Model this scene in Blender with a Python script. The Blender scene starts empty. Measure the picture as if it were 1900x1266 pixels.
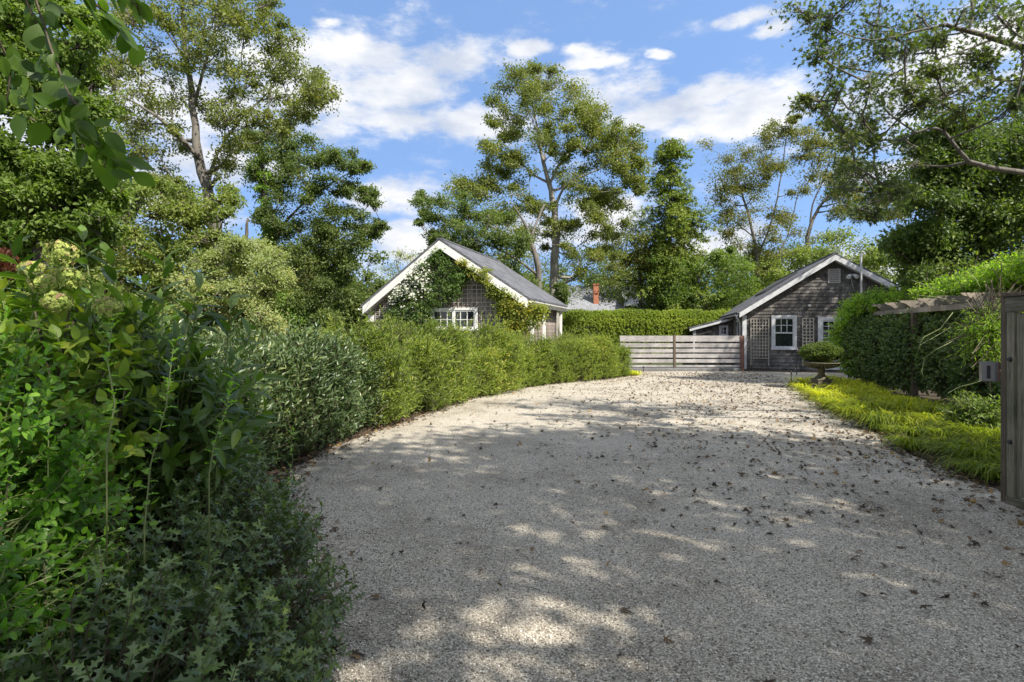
import bpy, math, random
import numpy as np
from mathutils import Vector
rng = np.random.default_rng(7)
random.seed(7)
R = math.radians
sc = bpy.context.scene
COL = sc.collection
F, CX, HY, EYE = 1055.0, 950.0, 612.0, 1.6       # lens in photo pixels, eye height in metres

# ---------------------------------------------------------------- camera
cam_d = bpy.data.cameras.new('camera'); cam = bpy.data.objects.new('camera', cam_d); COL.objects.link(cam)
cam.location = (0, 0, EYE); cam.rotation_euler = (R(90), 0, 0)
cam_d.sensor_width = 36; cam_d.lens = 36*F/1900; cam_d.shift_y = -21/1900
cam_d.clip_start = .05; cam_d.clip_end = 3000
sc.camera = cam
sc.view_settings.view_transform = 'Standard'; sc.view_settings.look = 'None'
sc.view_settings.exposure = 1.35; sc.view_settings.gamma = 1.0

# ---------------------------------------------------------------- sky and sun
SUN_AZ, SUN_EL = R(136), R(45)                     # clockwise from +Y
S = Vector((math.sin(SUN_AZ)*math.cos(SUN_EL), math.cos(SUN_AZ)*math.cos(SUN_EL), math.sin(SUN_EL)))
sd = bpy.data.lights.new('sun', 'SUN'); sun = bpy.data.objects.new('sun', sd); COL.objects.link(sun)
sd.energy = 3.6; sd.angle = R(.6); sd.color = (1, .93, .82)
sun.rotation_euler = S.to_track_quat('Z', 'Y').to_euler()

w = bpy.data.worlds.new('World'); sc.world = w; w.use_nodes = True
nt = w.node_tree; nt.nodes.clear(); N = nt.nodes.new; LK = nt.links.new
out = N('ShaderNodeOutputWorld'); bg = N('ShaderNodeBackground'); LK(bg.outputs[0], out.inputs[0])
sky = N('ShaderNodeTexSky'); sky.sky_type = 'NISHITA'; sky.sun_disc = False
sky.sun_elevation = SUN_EL; sky.sun_rotation = SUN_AZ
sky.air_density = 1.0; sky.dust_density = .2; sky.ozone_density = 1.6
bg.inputs[1].default_value = .14
tc = N('ShaderNodeTexCoord'); sx = N('ShaderNodeSeparateXYZ'); LK(tc.outputs['Generated'], sx.inputs[0])
def wm(op, a, b=None):
    n = N('ShaderNodeMath'); n.operation = op
    for i, v in enumerate((a, b)):
        if v is None: continue
        if isinstance(v, (int, float)): n.inputs[i].default_value = v
        else: LK(v, n.inputs[i])
    return n.outputs[0]
def wv(op, a, b):
    n = N('ShaderNodeVectorMath'); n.operation = op
    for i, v in enumerate((a, b)):
        if v is None: continue
        if isinstance(v, tuple): n.inputs[i].default_value = v
        else: LK(v, n.inputs[i])
    return n
lift = N('ShaderNodeVectorMath'); lift.operation = 'ADD'; lift.inputs[1].default_value = (0, 0, .5); LK(tc.outputs['Generated'], lift.inputs[0])
lnm = N('ShaderNodeVectorMath'); lnm.operation = 'NORMALIZE'; LK(lift.outputs[0], lnm.inputs[0]); LK(lnm.outputs[0], sky.inputs[0])
az = wm('ARCTAN2', sx.outputs[0], sx.outputs[1]); el = wm('ARCSINE', sx.outputs[2])
cb = N('ShaderNodeCombineXYZ'); LK(az, cb.inputs[0]); LK(el, cb.inputs[1])
def wnoise(scale, detail, rough, off=(0, 0, 0), stretch=(1, 2.2, 1)):
    v = wv('MULTIPLY', cb.outputs[0], stretch).outputs[0]; v = wv('ADD', v, off).outputs[0]
    n = N('ShaderNodeTexNoise'); n.inputs['Scale'].default_value = scale
    n.inputs['Detail'].default_value = detail; n.inputs['Roughness'].default_value = rough
    LK(v, n.inputs['Vector']); return n
nw = wnoise(5, 5, .6, (3, 1, 0))
wv_ = wv('SUBTRACT', nw.outputs['Color'], (.5, .5, .5)).outputs[0]
wsc = wv('MULTIPLY', wv_, (.16, .06, 0)).outputs[0]
pos = wv('ADD', cb.outputs[0], wsc).outputs[0]
CLOUDS = [(640,110,150,50),(560,150,120,80),(720,170,150,60),(860,115,130,30),(980,100,60,16),(1085,103,40,14),(770,215,140,34),(880,225,90,30),
          (1130,185,90,45),(1200,215,110,32),(1330,175,70,26),(1370,215,140,40),(1460,200,80,35),(760,360,90,32),(700,372,60,26),(730,465,90,45),(600,35,35,8),
          (1100,120,50,14),(1395,25,40,14),(1440,55,40,12),(1700,175,120,35),(1850,70,140,40),(1600,500,120,30),(1350,460,90,40),(1000,430,90,40),(1130,400,90,40),
          (1208,110,16,6),(300,180,160,60),(120,330,200,60),(420,290,120,40),(2150,300,260,60),(2400,150,300,90),(-250,200,300,90),(1620,320,80,20)]
acc = None
for (px, py, rx, ry) in CLOUDS:
    a = math.atan((px-CX)/F); e = math.atan((HY-py)/F*math.cos(a))
    d = wv('SUBTRACT', pos, (a, e, 0)).outputs[0]
    d = wv('MULTIPLY', d, (F/rx*.8, F/ry*.8, 1)).outputs[0]
    l = wv('LENGTH', d, None).outputs['Value']
    v = wm('SUBTRACT', 1.15, l)
    acc = v if acc is None else wm('MAXIMUM', acc, v)
# unseen clouds added outside the view to whiten and brighten the skylight
nb = wnoise(2.1, 3, .55, (9, 4, 2))
far = wm('MAXIMUM', wm('GREATER_THAN', wm('ABSOLUTE', az, None), 1.2), wm('GREATER_THAN', el, .75))
acc = wm('MAXIMUM', acc, wm('MULTIPLY', far, wm('MULTIPLY', wm('SUBTRACT', nb.outputs[0], .36), 6.0)))
nd = wnoise(9, 8, .62, (0, 0, 0))
dens = wm('ADD', wm('MAXIMUM', acc, -1.0), wm('MULTIPLY', wm('SUBTRACT', nd.outputs[0], .5), 2.6))
mr = N('ShaderNodeMapRange'); mr.interpolation_type = 'SMOOTHERSTEP'
mr.inputs[1].default_value = -.05; mr.inputs[2].default_value = .95; LK(dens, mr.inputs[0])
ns = wnoise(7, 5, .55, (.35, .12, 0))
shade = N('ShaderNodeMapRange'); shade.inputs[1].default_value = .35; shade.inputs[2].default_value = .62; LK(ns.outputs[0], shade.inputs[0])
cc = N('ShaderNodeMix'); cc.data_type = 'RGBA'
cc.inputs[6].default_value = (1.8, 2.0, 2.4, 1); cc.inputs[7].default_value = (3.0, 3.0, 3.02, 1); LK(shade.outputs[0], cc.inputs[0])
hsv = N('ShaderNodeHueSaturation'); hsv.inputs['Saturation'].default_value = 1.02; hsv.inputs['Value'].default_value = 1.0
LK(sky.outputs[0], hsv.inputs['Color'])
mx = N('ShaderNodeMix'); mx.data_type = 'RGBA'
LK(mr.outputs[0], mx.inputs[0]); LK(hsv.outputs[0], mx.inputs[6]); LK(cc.outputs[2], mx.inputs[7]); LK(mx.outputs[2], bg.inputs[0])

# ---------------------------------------------------------------- helpers
def P(px, py, Y): return Vector(((px-CX)/F*Y, Y, EYE+(HY-py)/F*Y))
def G(px, py):
    Y = F*EYE/(py-HY); return Vector(((px-CX)/F*Y, Y, 0))
def tag(o, label=None, cat=None, group=None, kind=None):
    if label: o['label'] = label
    if cat: o['category'] = cat
    if group: o['group'] = group
    if kind: o['kind'] = kind
    return o
def empty(name, loc, rz=0):
    o = bpy.data.objects.new(name, None); o.location = loc; o.rotation_euler = (0, 0, rz); o.empty_display_size = .2
    COL.objects.link(o); return o
def link(name, me, mat, parent=None, local=True):
    o = bpy.data.objects.new(name, me); COL.objects.link(o)
    if mat: me.materials.append(mat)
    if parent is not None: o.parent = parent
    return o
def shift(parent, pts):
    "world numpy points -> local of an unrotated parent"
    return pts - np.array(parent.location) if parent is not None else pts

class MB:
    def __init__(s): s.v = []; s.f = []; s.sm = []
    def add(s, vs, fs, smooth=False):
        b = len(s.v); s.v += [tuple(p) for p in vs]
        for f in fs: s.f.append([b+i for i in f]); s.sm.append(smooth)
    def box(s, x0, x1, y0, y1, z0, z1):
        s.add([(x0,y0,z0),(x1,y0,z0),(x1,y1,z0),(x0,y1,z0),(x0,y0,z1),(x1,y0,z1),(x1,y1,z1),(x0,y1,z1)],
              [(0,3,2,1),(4,5,6,7),(0,1,5,4),(1,2,6,5),(2,3,7,6),(3,0,4,7)])
    def bar(s, a, b, wd, ht, up=(0,0,1)):
        a = Vector(a); b = Vector(b); d = (b-a).normalized(); u = Vector(up)
        r = d.cross(u).normalized(); u = r.cross(d)
        vs = [p+r*i*wd/2+u*j*ht/2 for p in (a, b) for i, j in ((-1,-1),(1,-1),(1,1),(-1,1))]
        s.add(vs, [(0,1,2,3),(7,6,5,4),(0,4,5,1),(1,5,6,2),(2,6,7,3),(3,7,4,0)])
    def prism(s, poly, y0, y1):
        "poly in x,z extruded along y"
        n = len(poly); vs = [(x,y0,z) for x,z in poly]+[(x,y1,z) for x,z in poly]
        s.add(vs, [list(range(n))[::1], list(range(2*n-1,n-1,-1))]+[(i,i+n,(i+1)%n+n,(i+1)%n) for i in range(n)])
    def tube(s, pts, rad, n=7, wob=0, cap=True):
        pts = [Vector(p) for p in pts]; rings = []; b = len(s.v); ref = Vector((.31,.17,.93))
        for i, p in enumerate(pts):
            d = (pts[min(i+1,len(pts)-1)]-pts[max(i-1,0)])
            if d.length < 1e-6: d = Vector((0,0,1))
            d.normalize(); x = d.cross(ref)
            if x.length < .1: x = d.cross(Vector((1,0,0)))
            x.normalize(); y = d.cross(x); r = rad[i] if hasattr(rad, '__len__') else rad
            for k in range(n):
                a = 2*math.pi*k/n; rr = r*(1+wob*math.sin(k*2.4+i*1.7)) 
                s.v.append(tuple(p+x*math.cos(a)*rr+y*math.sin(a)*rr))
        for i in range(len(pts)-1):
            for k in range(n):
                s.f.append([b+i*n+k, b+i*n+(k+1)%n, b+(i+1)*n+(k+1)%n, b+(i+1)*n+k]); s.sm.append(True)
        if cap:
            s.f.append([b+k for k in range(n)][::-1]); s.sm.append(False)
            s.f.append([b+(len(pts)-1)*n+k for k in range(n)]); s.sm.append(False)
    def lathe(s, prof, n=28, c=(0,0,0)):
        b = len(s.v)
        for r, z in prof:
            for k in range(n):
                a = 2*math.pi*k/n; s.v.append((c[0]+r*math.cos(a), c[1]+r*math.sin(a), c[2]+z))
        for i in range(len(prof)-1):
            for k in range(n):
                s.f.append([b+i*n+k, b+i*n+(k+1)%n, b+(i+1)*n+(k+1)%n, b+(i+1)*n+k]); s.sm.append(True)
        s.f.append([b+(len(prof)-1)*n+k for k in range(n)]); s.sm.append(False)
    def build(s, name, mat, parent=None, bevel=0):
        me = bpy.data.meshes.new(name); me.from_pydata(s.v, [], s.f); me.update()
        me.polygons.foreach_set('use_smooth', s.sm)
        o = link(name, me, mat, parent)
        if bevel:
            m = o.modifiers.new('bevel', 'BEVEL'); m.width = bevel; m.segments = 2; m.limit_method = 'ANGLE'
        return o

def npmesh(name, V, Fc, mat, parent=None, vals=None, smooth=False):
    "V (n,3), Fc (m,k) uniform faces, vals per face"
    if parent is not None: V = shift(parent, V)
    me = bpy.data.meshes.new(name); m, k = Fc.shape
    me.vertices.add(len(V)); me.vertices.foreach_set('co', np.ascontiguousarray(V, dtype=np.float32).ravel())
    me.loops.add(m*k); me.loops.foreach_set('vertex_index', np.ascontiguousarray(Fc, dtype=np.int32).ravel())
    me.polygons.add(m); me.polygons.foreach_set('loop_start', np.arange(0, m*k, k, dtype=np.int32))
    me.polygons.foreach_set('use_smooth', np.full(m, smooth))
    me.update(calc_edges=True)
    if vals is not None:
        a = me.attributes.new('v', 'FLOAT', 'FACE'); a.data.foreach_set('value', vals.astype(np.float32))
    return link(name, me, mat, parent)

# ------------------------------------------------------------ leaf shapes (axis +Y, face +Z)
def leaf_profile(prof, fold=.25, droop=.15):
    V = []; Q = []
    for t, wd in prof:
        z = -droop*t*t
        V += [(-wd/2, t, z+fold*wd/2), (0, t, z), (wd/2, t, z+fold*wd/2)]
    for i in range(len(prof)-1):
        a = 3*i; Q += [(a, a+1, a+4, a+3), (a+1, a+2, a+5, a+4)]
    return np.array(V, float), np.array(Q)
L_RHOMB = (np.array([(0,0,0),(.27,.45,.07),(0,1,-.08),(-.27,.45,.07)], float), np.array([(0,1,2,3)]))
L_WIDE = (np.array([(0,0,0),(.42,.4,.1),(0,1,-.12),(-.42,.4,.1)], float), np.array([(0,1,2,3)]))
L_NARROW = (np.array([(0,0,0),(.11,.4,.03),(0,1,-.1),(-.11,.4,.03)], float), np.array([(0,1,2,3)]))
L_OVAL = leaf_profile([(0,.02),(.2,.4),(.5,.56),(.8,.4),(1,.02)], .22, .14)
L_LONG = leaf_profile([(0,.02),(.2,.22),(.45,.31),(.75,.22),(1,.015)], .3, .22)
L_BEECH = leaf_profile([(0,.02),(.1,.32),(.22,.5),(.38,.6),(.55,.58),(.72,.44),(.88,.22),(1,.01)], .15, .12)
L_HOLLY = leaf_profile([(0,.03),(.10,.12),(.20,.52),(.27,.17),(.38,.22),(.50,.60),(.56,.19),(.68,.2),(.80,.5),(.83,.1),(1,.01)], .42, .28)
def star_leaf():
    ang = [-90,-50,-28,-8,12,32,55,72,90]
    rad = [.05,.42,.24,.62,.30,.78,.34,.55,1.0]
    V = [(0,.25,0)]; pts = []
    for a, r in zip(ang, rad): pts.append((r*.62*math.cos(R(a)), .25+r*.75*math.sin(R(a))))
    full = pts+[(-x, y) for x, y in pts[::-1][1:-1]]
    V += [(x, y, -.12*(x*x+(y-.25)**2)*1.4) for x, y in full]
    n = len(full); T = [(0, i+1, (i+1)%n+1) for i in range(n)]
    return np.array(V, float), np.array(T)
L_MAPLE = star_leaf()

def nrmz(a): return a/np.maximum(np.linalg.norm(a, axis=1, keepdims=True), 1e-9)
def rand_dirs(n): return nrmz(rng.normal(size=(n, 3)))
def leaves(name, tmpl, pos, dr, nm, scale, vals, mat, parent):
    tv, tf = tmpl; n = len(pos)
    Y = nrmz(dr); X = nrmz(np.cross(Y, nm)); Z = np.cross(X, Y)
    sc_ = scale[:, None, None]
    V = pos[:, None, :]+sc_*(tv[None, :, 0:1]*X[:, None, :]+tv[None, :, 1:2]*Y[:, None, :]+tv[None, :, 2:3]*Z[:, None, :])
    Fc = tf[None]+(np.arange(n)*len(tv))[:, None, None]
    return npmesh(name, V.reshape(-1, 3), Fc.reshape(-1, tf.shape[1]), mat, parent, np.repeat(vals, len(tf)))
def sticks(name, A, B, ra, rb, mat, parent):
    "many thin three-sided twigs as one mesh"
    n = len(A); d = nrmz(B-A); X = nrmz(np.cross(d, np.array([.3,.2,.9]))); Yv = np.cross(d, X); V = np.zeros((n, 6, 3))
    for k in range(3):
        c, s = math.cos(k*2.094), math.sin(k*2.094); o = X*c+Yv*s
        V[:, k] = A+o*np.reshape(ra, (-1, 1)); V[:, 3+k] = B+o*np.reshape(rb, (-1, 1))
    f = np.array([(0,1,4,3),(1,2,5,4),(2,0,3,5)]); Fc = f[None]+(np.arange(n)*6)[:, None, None]
    return npmesh(name, V.reshape(-1, 3), Fc.reshape(-1, 4), mat, parent)
def add_sticks(mb, A, B, ra, rb):
    n = len(A); d = nrmz(B-A); X = nrmz(np.cross(d, np.array([.3,.2,.9]))); Yv = np.cross(d, X); V = np.zeros((n, 6, 3))
    for k in range(3):
        c, s = math.cos(k*2.094), math.sin(k*2.094); o = X*c+Yv*s
        V[:, k] = A+o*ra; V[:, 3+k] = B+o*rb
    f = np.array([(0,1,4,3),(1,2,5,4),(2,0,3,5)]); b = len(mb.v); Fc = f[None]+(np.arange(n)*6)[:, None, None]+b
    mb.v += [tuple(p) for p in V.reshape(-1, 3).tolist()]; q = Fc.reshape(-1, 4).tolist(); mb.f += q; mb.sm += [True]*len(q)
def shoot_leaves(Pt, D, L, k, ll, ang, jit=.25):
    "leaves set round each of the shoots; returns arrays for leaves()"
    n = len(Pt); D = nrmz(D); X = nrmz(np.cross(D, np.array([.2,.3,.93])+rng.normal(size=(n,3))*.05)); Yv = np.cross(D, X)
    ph = rng.uniform(0, 6.28, n); o = []
    for j in range(k):
        t = (j+.6)/k; a = ph+j*2.4+rng.normal(size=n)*.2; side = X*np.cos(a)[:, None]+Yv*np.sin(a)[:, None]
        th = R(ang)*(1.15-.5*t)
        d = D*math.cos(th)+side*math.sin(th)+rng.normal(size=(n, 3))*jit
        nm = D*math.sin(th)-side*math.cos(th)+rng.normal(size=(n,3))*.15+np.array([0,0,.35])
        o.append((Pt+D*(L*t)[:, None], d, nm, ll*(1.05-.35*t)*rng.uniform(.75, 1.15, n), np.full(n, t)))
    return [np.concatenate([q[i] for q in o]) for i in range(5)]

# ------------------------------------------------------------ materials
def mat(name):
    m = bpy.data.materials.new(name); m.use_nodes = True; t = m.node_tree; t.nodes.clear()
    o = t.nodes.new('ShaderNodeOutputMaterial'); b = t.nodes.new('ShaderNodeBsdfPrincipled'); t.links.new(b.outputs[0], o.inputs[0])
    return m, t, b, o
def ramp(t, stops):
    r = t.nodes.new('ShaderNodeValToRGB'); e = r.color_ramp.elements
    e[0].position, e[0].color = stops[0][0], (*stops[0][1], 1); e[1].position, e[1].color = stops[-1][0], (*stops[-1][1], 1)
    for p, c in stops[1:-1]:
        x = e.new(p); x.color = (*c, 1)
    return r
def noise(t, scale, detail=4, rough=.6, vec=None, kind='Object', sc3=None):
    n = t.nodes.new('ShaderNodeTexNoise'); n.inputs['Scale'].default_value = scale; n.inputs['Detail'].default_value = detail
    n.inputs['Roughness'].default_value = rough
    c = t.nodes.new('ShaderNodeTexCoord'); src = c.outputs[kind] if vec is None else vec
    if sc3:
        mp = t.nodes.new('ShaderNodeMapping'); mp.inputs['Scale'].default_value = sc3; t.links.new(src, mp.inputs[0]); src = mp.outputs[0]
    t.links.new(src, n.inputs['Vector']); return n
def bump(t, b, h, strength=.5, dist=.01):
    n = t.nodes.new('ShaderNodeBump'); n.inputs['Strength'].default_value = strength; n.inputs['Distance'].default_value = dist
    t.links.new(h, n.inputs['Height']); t.links.new(n.outputs[0], b.inputs['Normal']); return n
LEAF_GAIN = 1.42
def leaf_mat(name, stops, rough=.5, trans=.4, spec=.4, tcol=None):
    stops = [(p, tuple(min(.8, x*LEAF_GAIN) for x in c)) if c[0] < .45 else (p, c) for p, c in stops]
    m, t, b, o = mat(name)
    at = t.nodes.new('ShaderNodeAttribute'); at.attribute_name = 'v'
    r = ramp(t, stops); t.links.new(at.outputs['Fac'], r.inputs[0]); t.links.new(r.outputs[0], b.inputs['Base Color'])
    b.inputs['Roughness'].default_value = rough; b.inputs['Specular IOR Level'].default_value = spec
    tr = t.nodes.new('ShaderNodeBsdfTranslucent'); mxn = t.nodes.new('ShaderNodeMixShader'); mxn.inputs[0].default_value = trans
    h = t.nodes.new('ShaderNodeMix'); h.data_type = 'RGBA'; h.blend_type = 'MULTIPLY'; h.inputs[0].default_value = 1
    t.links.new(r.outputs[0], h.inputs[6]); h.inputs[7].default_value = (*(tcol or (1.9, 2.1, .7)), 1); t.links.new(h.outputs[2], tr.inputs[0])
    t.links.new(b.outputs[0], mxn.inputs[1]); t.links.new(tr.outputs[0], mxn.inputs[2]); t.links.new(mxn.outputs[0], o.inputs[0])
    return m
def plain(name, col, rough=.6, var=.15, scale=6, metal=0, bstr=.3, sc3=None, dark=None):
    m, t, b, o = mat(name); n = noise(t, scale, 6, .65, sc3=sc3)
    c2 = dark or tuple(c*(1-var*2) for c in col)
    r = ramp(t, [(.3, c2), (.7, col)]); t.links.new(n.outputs[0], r.inputs[0]); t.links.new(r.outputs[0], b.inputs['Base Color'])
    b.inputs['Roughness'].default_value = rough; b.inputs['Metallic'].default_value = metal
    if bstr: bump(t, b, n.outputs[0], bstr, .01)
    return m

M = {}
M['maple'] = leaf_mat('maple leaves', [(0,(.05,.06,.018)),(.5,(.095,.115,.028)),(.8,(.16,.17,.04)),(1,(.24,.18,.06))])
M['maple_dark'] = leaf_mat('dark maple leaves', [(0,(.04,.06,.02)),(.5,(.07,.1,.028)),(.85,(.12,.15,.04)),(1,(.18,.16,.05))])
M['maple_shade'] = leaf_mat('overhanging maple leaves', [(0,(.022,.036,.014)),(.5,(.05,.07,.02)),(.85,(.09,.11,.03)),(1,(.13,.12,.035))])  # darker maple green, the backlit look is put into the colour
M['bright'] = leaf_mat('bright green leaves', [(0,(.04,.065,.014)),(.5,(.085,.13,.024)),(1,(.17,.22,.045))])
M['yellowish'] = leaf_mat('yellow green leaves', [(0,(.06,.09,.022)),(.5,(.12,.155,.038)),(.85,(.18,.2,.055)),(1,(.25,.2,.06))])
M['olive'] = leaf_mat('olive autumn leaves', [(0,(.05,.06,.02)),(.5,(.1,.11,.035)),(.8,(.16,.14,.04)),(1,(.24,.15,.06))])
M['pale'] = leaf_mat('pale shrub leaves', [(0,(.1,.13,.05)),(.6,(.21,.24,.1)),(.85,(.3,.27,.13)),(1,(.42,.28,.18))])
M['evergreen'] = leaf_mat('evergreen sprays', [(0,(.03,.05,.015)),(.6,(.068,.1,.025)),(1,(.17,.2,.04))], .5, .35)
M['conifer'] = leaf_mat('conifer needles', [(0,(.06,.08,.02)),(.6,(.12,.16,.03)),(1,(.2,.23,.045))], .6, .2)
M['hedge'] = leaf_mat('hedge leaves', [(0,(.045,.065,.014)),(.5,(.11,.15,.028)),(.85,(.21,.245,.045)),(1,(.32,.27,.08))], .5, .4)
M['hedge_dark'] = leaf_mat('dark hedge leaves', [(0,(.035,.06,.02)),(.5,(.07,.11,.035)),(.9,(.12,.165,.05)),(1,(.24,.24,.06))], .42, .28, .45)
M['hedge_shade'] = leaf_mat('shaded hedge leaves', [(0,(.022,.042,.016)),(.5,(.045,.075,.027)),(.88,(.08,.115,.04)),(1,(.14,.16,.05))], .38, .22, .5)  # darker copy of the hedge leaves, shade put into the colour
M['clipped'] = leaf_mat('clipped hedge leaves', [(0,(.07,.1,.02)),(.5,(.15,.2,.035)),(1,(.28,.3,.06))], .55, .35)
M['holly'] = leaf_mat('holly leaves', [(0,(.036,.06,.022)),(.5,(.075,.115,.036)),(.85,(.13,.19,.045)),(1,(.24,.3,.04))], .28, .18, .6)
M['privet'] = leaf_mat('privet leaves', [(0,(.04,.095,.015)),(.5,(.09,.19,.022)),(1,(.2,.34,.035))], .33, .42, .5)
M['laurel'] = leaf_mat('laurel leaves', [(0,(.03,.06,.012)),(.5,(.06,.11,.018)),(.9,(.11,.17,.025)),(1,(.24,.24,.03))], .32, .32, .5)
M['beech'] = leaf_mat('hanging leaves', [(0,(.03,.06,.01)),(1,(.07,.12,.018))], .4, .45)
M['hydrangea'] = leaf_mat('hydrangea leaves', [(0,(.07,.12,.02)),(.6,(.16,.23,.03)),(1,(.35,.33,.04))], .5, .35)
M['bloom'] = leaf_mat('hydrangea petals', [(0,(.2,.28,.06)),(.5,(.44,.5,.14)),(.8,(.5,.46,.2)),(1,(.55,.36,.22))], .7, .3, .2, (1,1,1))
M['white_flower'] = leaf_mat('clematis flowers', [(0,(.6,.62,.5)),(1,(.8,.8,.74))], .6, .3, .2, (1,1,1))
M['vine'] = leaf_mat('vine leaves', [(0,(.035,.065,.02)),(.6,(.08,.13,.035)),(1,(.16,.2,.05))])
M['vine_gold'] = leaf_mat('turning vine leaves', [(0,(.06,.085,.015)),(.5,(.14,.17,.03)),(.8,(.26,.22,.03)),(1,(.3,.13,.03))])
M['ivy'] = leaf_mat('ivy leaves', [(0,(.04,.08,.012)),(.5,(.1,.17,.025)),(1,(.2,.26,.045))])
M['wisteria'] = leaf_mat('wisteria leaves', [(0,(.06,.12,.015)),(.5,(.14,.23,.025)),(1,(.28,.36,.04))], .5, .45)
M['grass_gold'] = leaf_mat('golden grass', [(0,(.09,.13,.015)),(.5,(.2,.25,.022)),(1,(.42,.43,.03))], .5, .4, .3, (1.5,1.5,.5))
M['litter'] = leaf_mat('fallen leaves', [(0,(.03,.022,.016)),(.5,(.07,.05,.032)),(.8,(.14,.09,.045)),(1,(.24,.15,.05))], .8, .1, .2, (1,1,1))
M['red_leaf'] = leaf_mat('red leaves', [(0,(.03,.01,.008)),(1,(.11,.035,.02))])
M['twig'] = plain('twigs', (.12,.095,.06), .8, .2, 20)
M['stem_green'] = plain('green stems', (.2,.24,.09), .6, .15, 20)
M['bark'] = plain('grey bark', (.17,.155,.135), .9, .3, 5, sc3=(3,3,.6), bstr=.9)
M['bark_pale'] = plain('pale bark', (.33,.31,.27), .9, .28, 3, sc3=(2.5,2.5,.8), bstr=.8)
M['bark_dark'] = plain('dark bark', (.11,.09,.07), .9, .3, 5, sc3=(3,3,.6), bstr=.9)
M['white'] = plain('white painted wood', (.8,.8,.78), .5, .04, 5, bstr=.1)
M['white_worn'] = plain('worn white paint', (.66,.67,.68), .6, .15, 7, bstr=.2)
M['metal'] = plain('brushed metal', (.26,.27,.29), .35, .08, 12, metal=.85, bstr=.1, sc3=(8,8,1))
M['dark_metal'] = plain('dark metal', (.05,.05,.05), .5, .1, 12, metal=.3, bstr=.1)
M['taupe'] = plain('weathered lattice', (.46,.43,.4), .8, .15, 15)
M['cream'] = plain('cream lattice', (.38,.35,.3), .8, .1, 15)
M['stone'] = plain('mossy cast stone', (.2,.17,.12), .9, .3, 14, bstr=.6, dark=(.06,.065,.03))
M['bluestone'] = plain('bluestone', (.2,.2,.2), .8, .25, 4, bstr=.4)
M['brick'] = plain('brick', (.42,.16,.09), .85, .2, 14)
M['soil'] = plain('mulch', (.075,.052,.034), .95, .3, 22, bstr=1)
M['lawn'] = plain('brownish green lawn', (.06,.08,.025), .95, .25, 3, bstr=.5)  # the ground's own brownish green, tone varied at random
def glass_mat():
    m, t, b, o = mat('window glass'); b.inputs['Base Color'].default_value = (.018,.022,.026,1); b.inputs['Roughness'].default_value = .06
    b.inputs['Specular IOR Level'].default_value = .8; n = noise(t, 3, 2); bump(t, b, n.outputs[0], .05, .01); return m
M['glass'] = glass_mat()
def brickish(name, c1, c2, mortar, bw, bh, ms, rough=.85, uv='xz', nvar=None, bstr=.4, offs=.5):
    m, t, b, o = mat(name); c = t.nodes.new('ShaderNodeTexCoord'); s = t.nodes.new('ShaderNodeSeparateXYZ'); t.links.new(c.outputs['Object'], s.inputs[0])
    q = t.nodes.new('ShaderNodeCombineXYZ'); idx = {'x':0,'y':1,'z':2}
    t.links.new(s.outputs[idx[uv[0]]], q.inputs[0]); t.links.new(s.outputs[idx[uv[1]]], q.inputs[1])
    br = t.nodes.new('ShaderNodeTexBrick'); t.links.new(q.outputs[0], br.inputs['Vector']); br.inputs['Scale'].default_value = 1
    br.inputs['Brick Width'].default_value = bw; br.inputs['Row Height'].default_value = bh; br.inputs['Mortar Size'].default_value = ms
    br.inputs['Color1'].default_value = (*c1,1); br.inputs['Color2'].default_value = (*c2,1); br.inputs['Mortar'].default_value = (*mortar,1); br.offset = offs
    n = noise(t, 1.3, 7, .7, sc3=(1,1,.8)); n2 = noise(t, 25, 4, .6, sc3=(1,1,.25))
    r = ramp(t, nvar or [(.35,(.55,.55,.55)),(.62,(1.15,1.12,1.1))]); t.links.new(n.outputs[0], r.inputs[0])
    mxx = t.nodes.new('ShaderNodeMix'); mxx.data_type = 'RGBA'; mxx.blend_type = 'MULTIPLY'; mxx.inputs[0].default_value = 1
    t.links.new(br.outputs[0], mxx.inputs[6]); t.links.new(r.outputs[0], mxx.inputs[7])
    r2 = ramp(t, [(.3,(.7,.7,.7)),(.7,(1.15,1.15,1.15))]); t.links.new(n2.outputs[0], r2.inputs[0])
    m2 = t.nodes.new('ShaderNodeMix'); m2.data_type = 'RGBA'; m2.blend_type = 'MULTIPLY'; m2.inputs[0].default_value = 1
    t.links.new(mxx.outputs[2], m2.inputs[6]); t.links.new(r2.outputs[0], m2.inputs[7])
    t.links.new(m2.outputs[2], b.inputs['Base Color']); b.inputs['Roughness'].default_value = rough
    bump(t, b, br.outputs['Fac'], -bstr, .006); return m
M['shingle'] = brickish('weathered cedar shingles', (.36,.31,.285), (.2,.17,.15), (.03,.025,.022), .13, .135, .005)
M['shingle_dark'] = brickish('dark weathered shingles', (.2,.185,.175), (.11,.1,.094), (.025,.025,.022), .11, .135, .004, nvar=[(.36,(.3,.3,.3)),(.5,(.85,.85,.84)),(.65,(1.8,1.8,1.78))])
M['shingle_side'] = brickish('side shingles', (.25,.22,.2), (.15,.13,.115), (.03,.025,.022), .13, .115, .004, uv='yz')
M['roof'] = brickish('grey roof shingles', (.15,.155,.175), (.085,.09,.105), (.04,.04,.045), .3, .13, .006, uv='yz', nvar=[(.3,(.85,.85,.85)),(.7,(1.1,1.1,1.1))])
M['roof_far'] = brickish('far roof shingles', (.27,.285,.31), (.2,.21,.23), (.14,.14,.15), .35, .14, .01, uv='xz', nvar=[(.3,(.85,.85,.85)),(.7,(1.1,1.1,1.1))])
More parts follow.
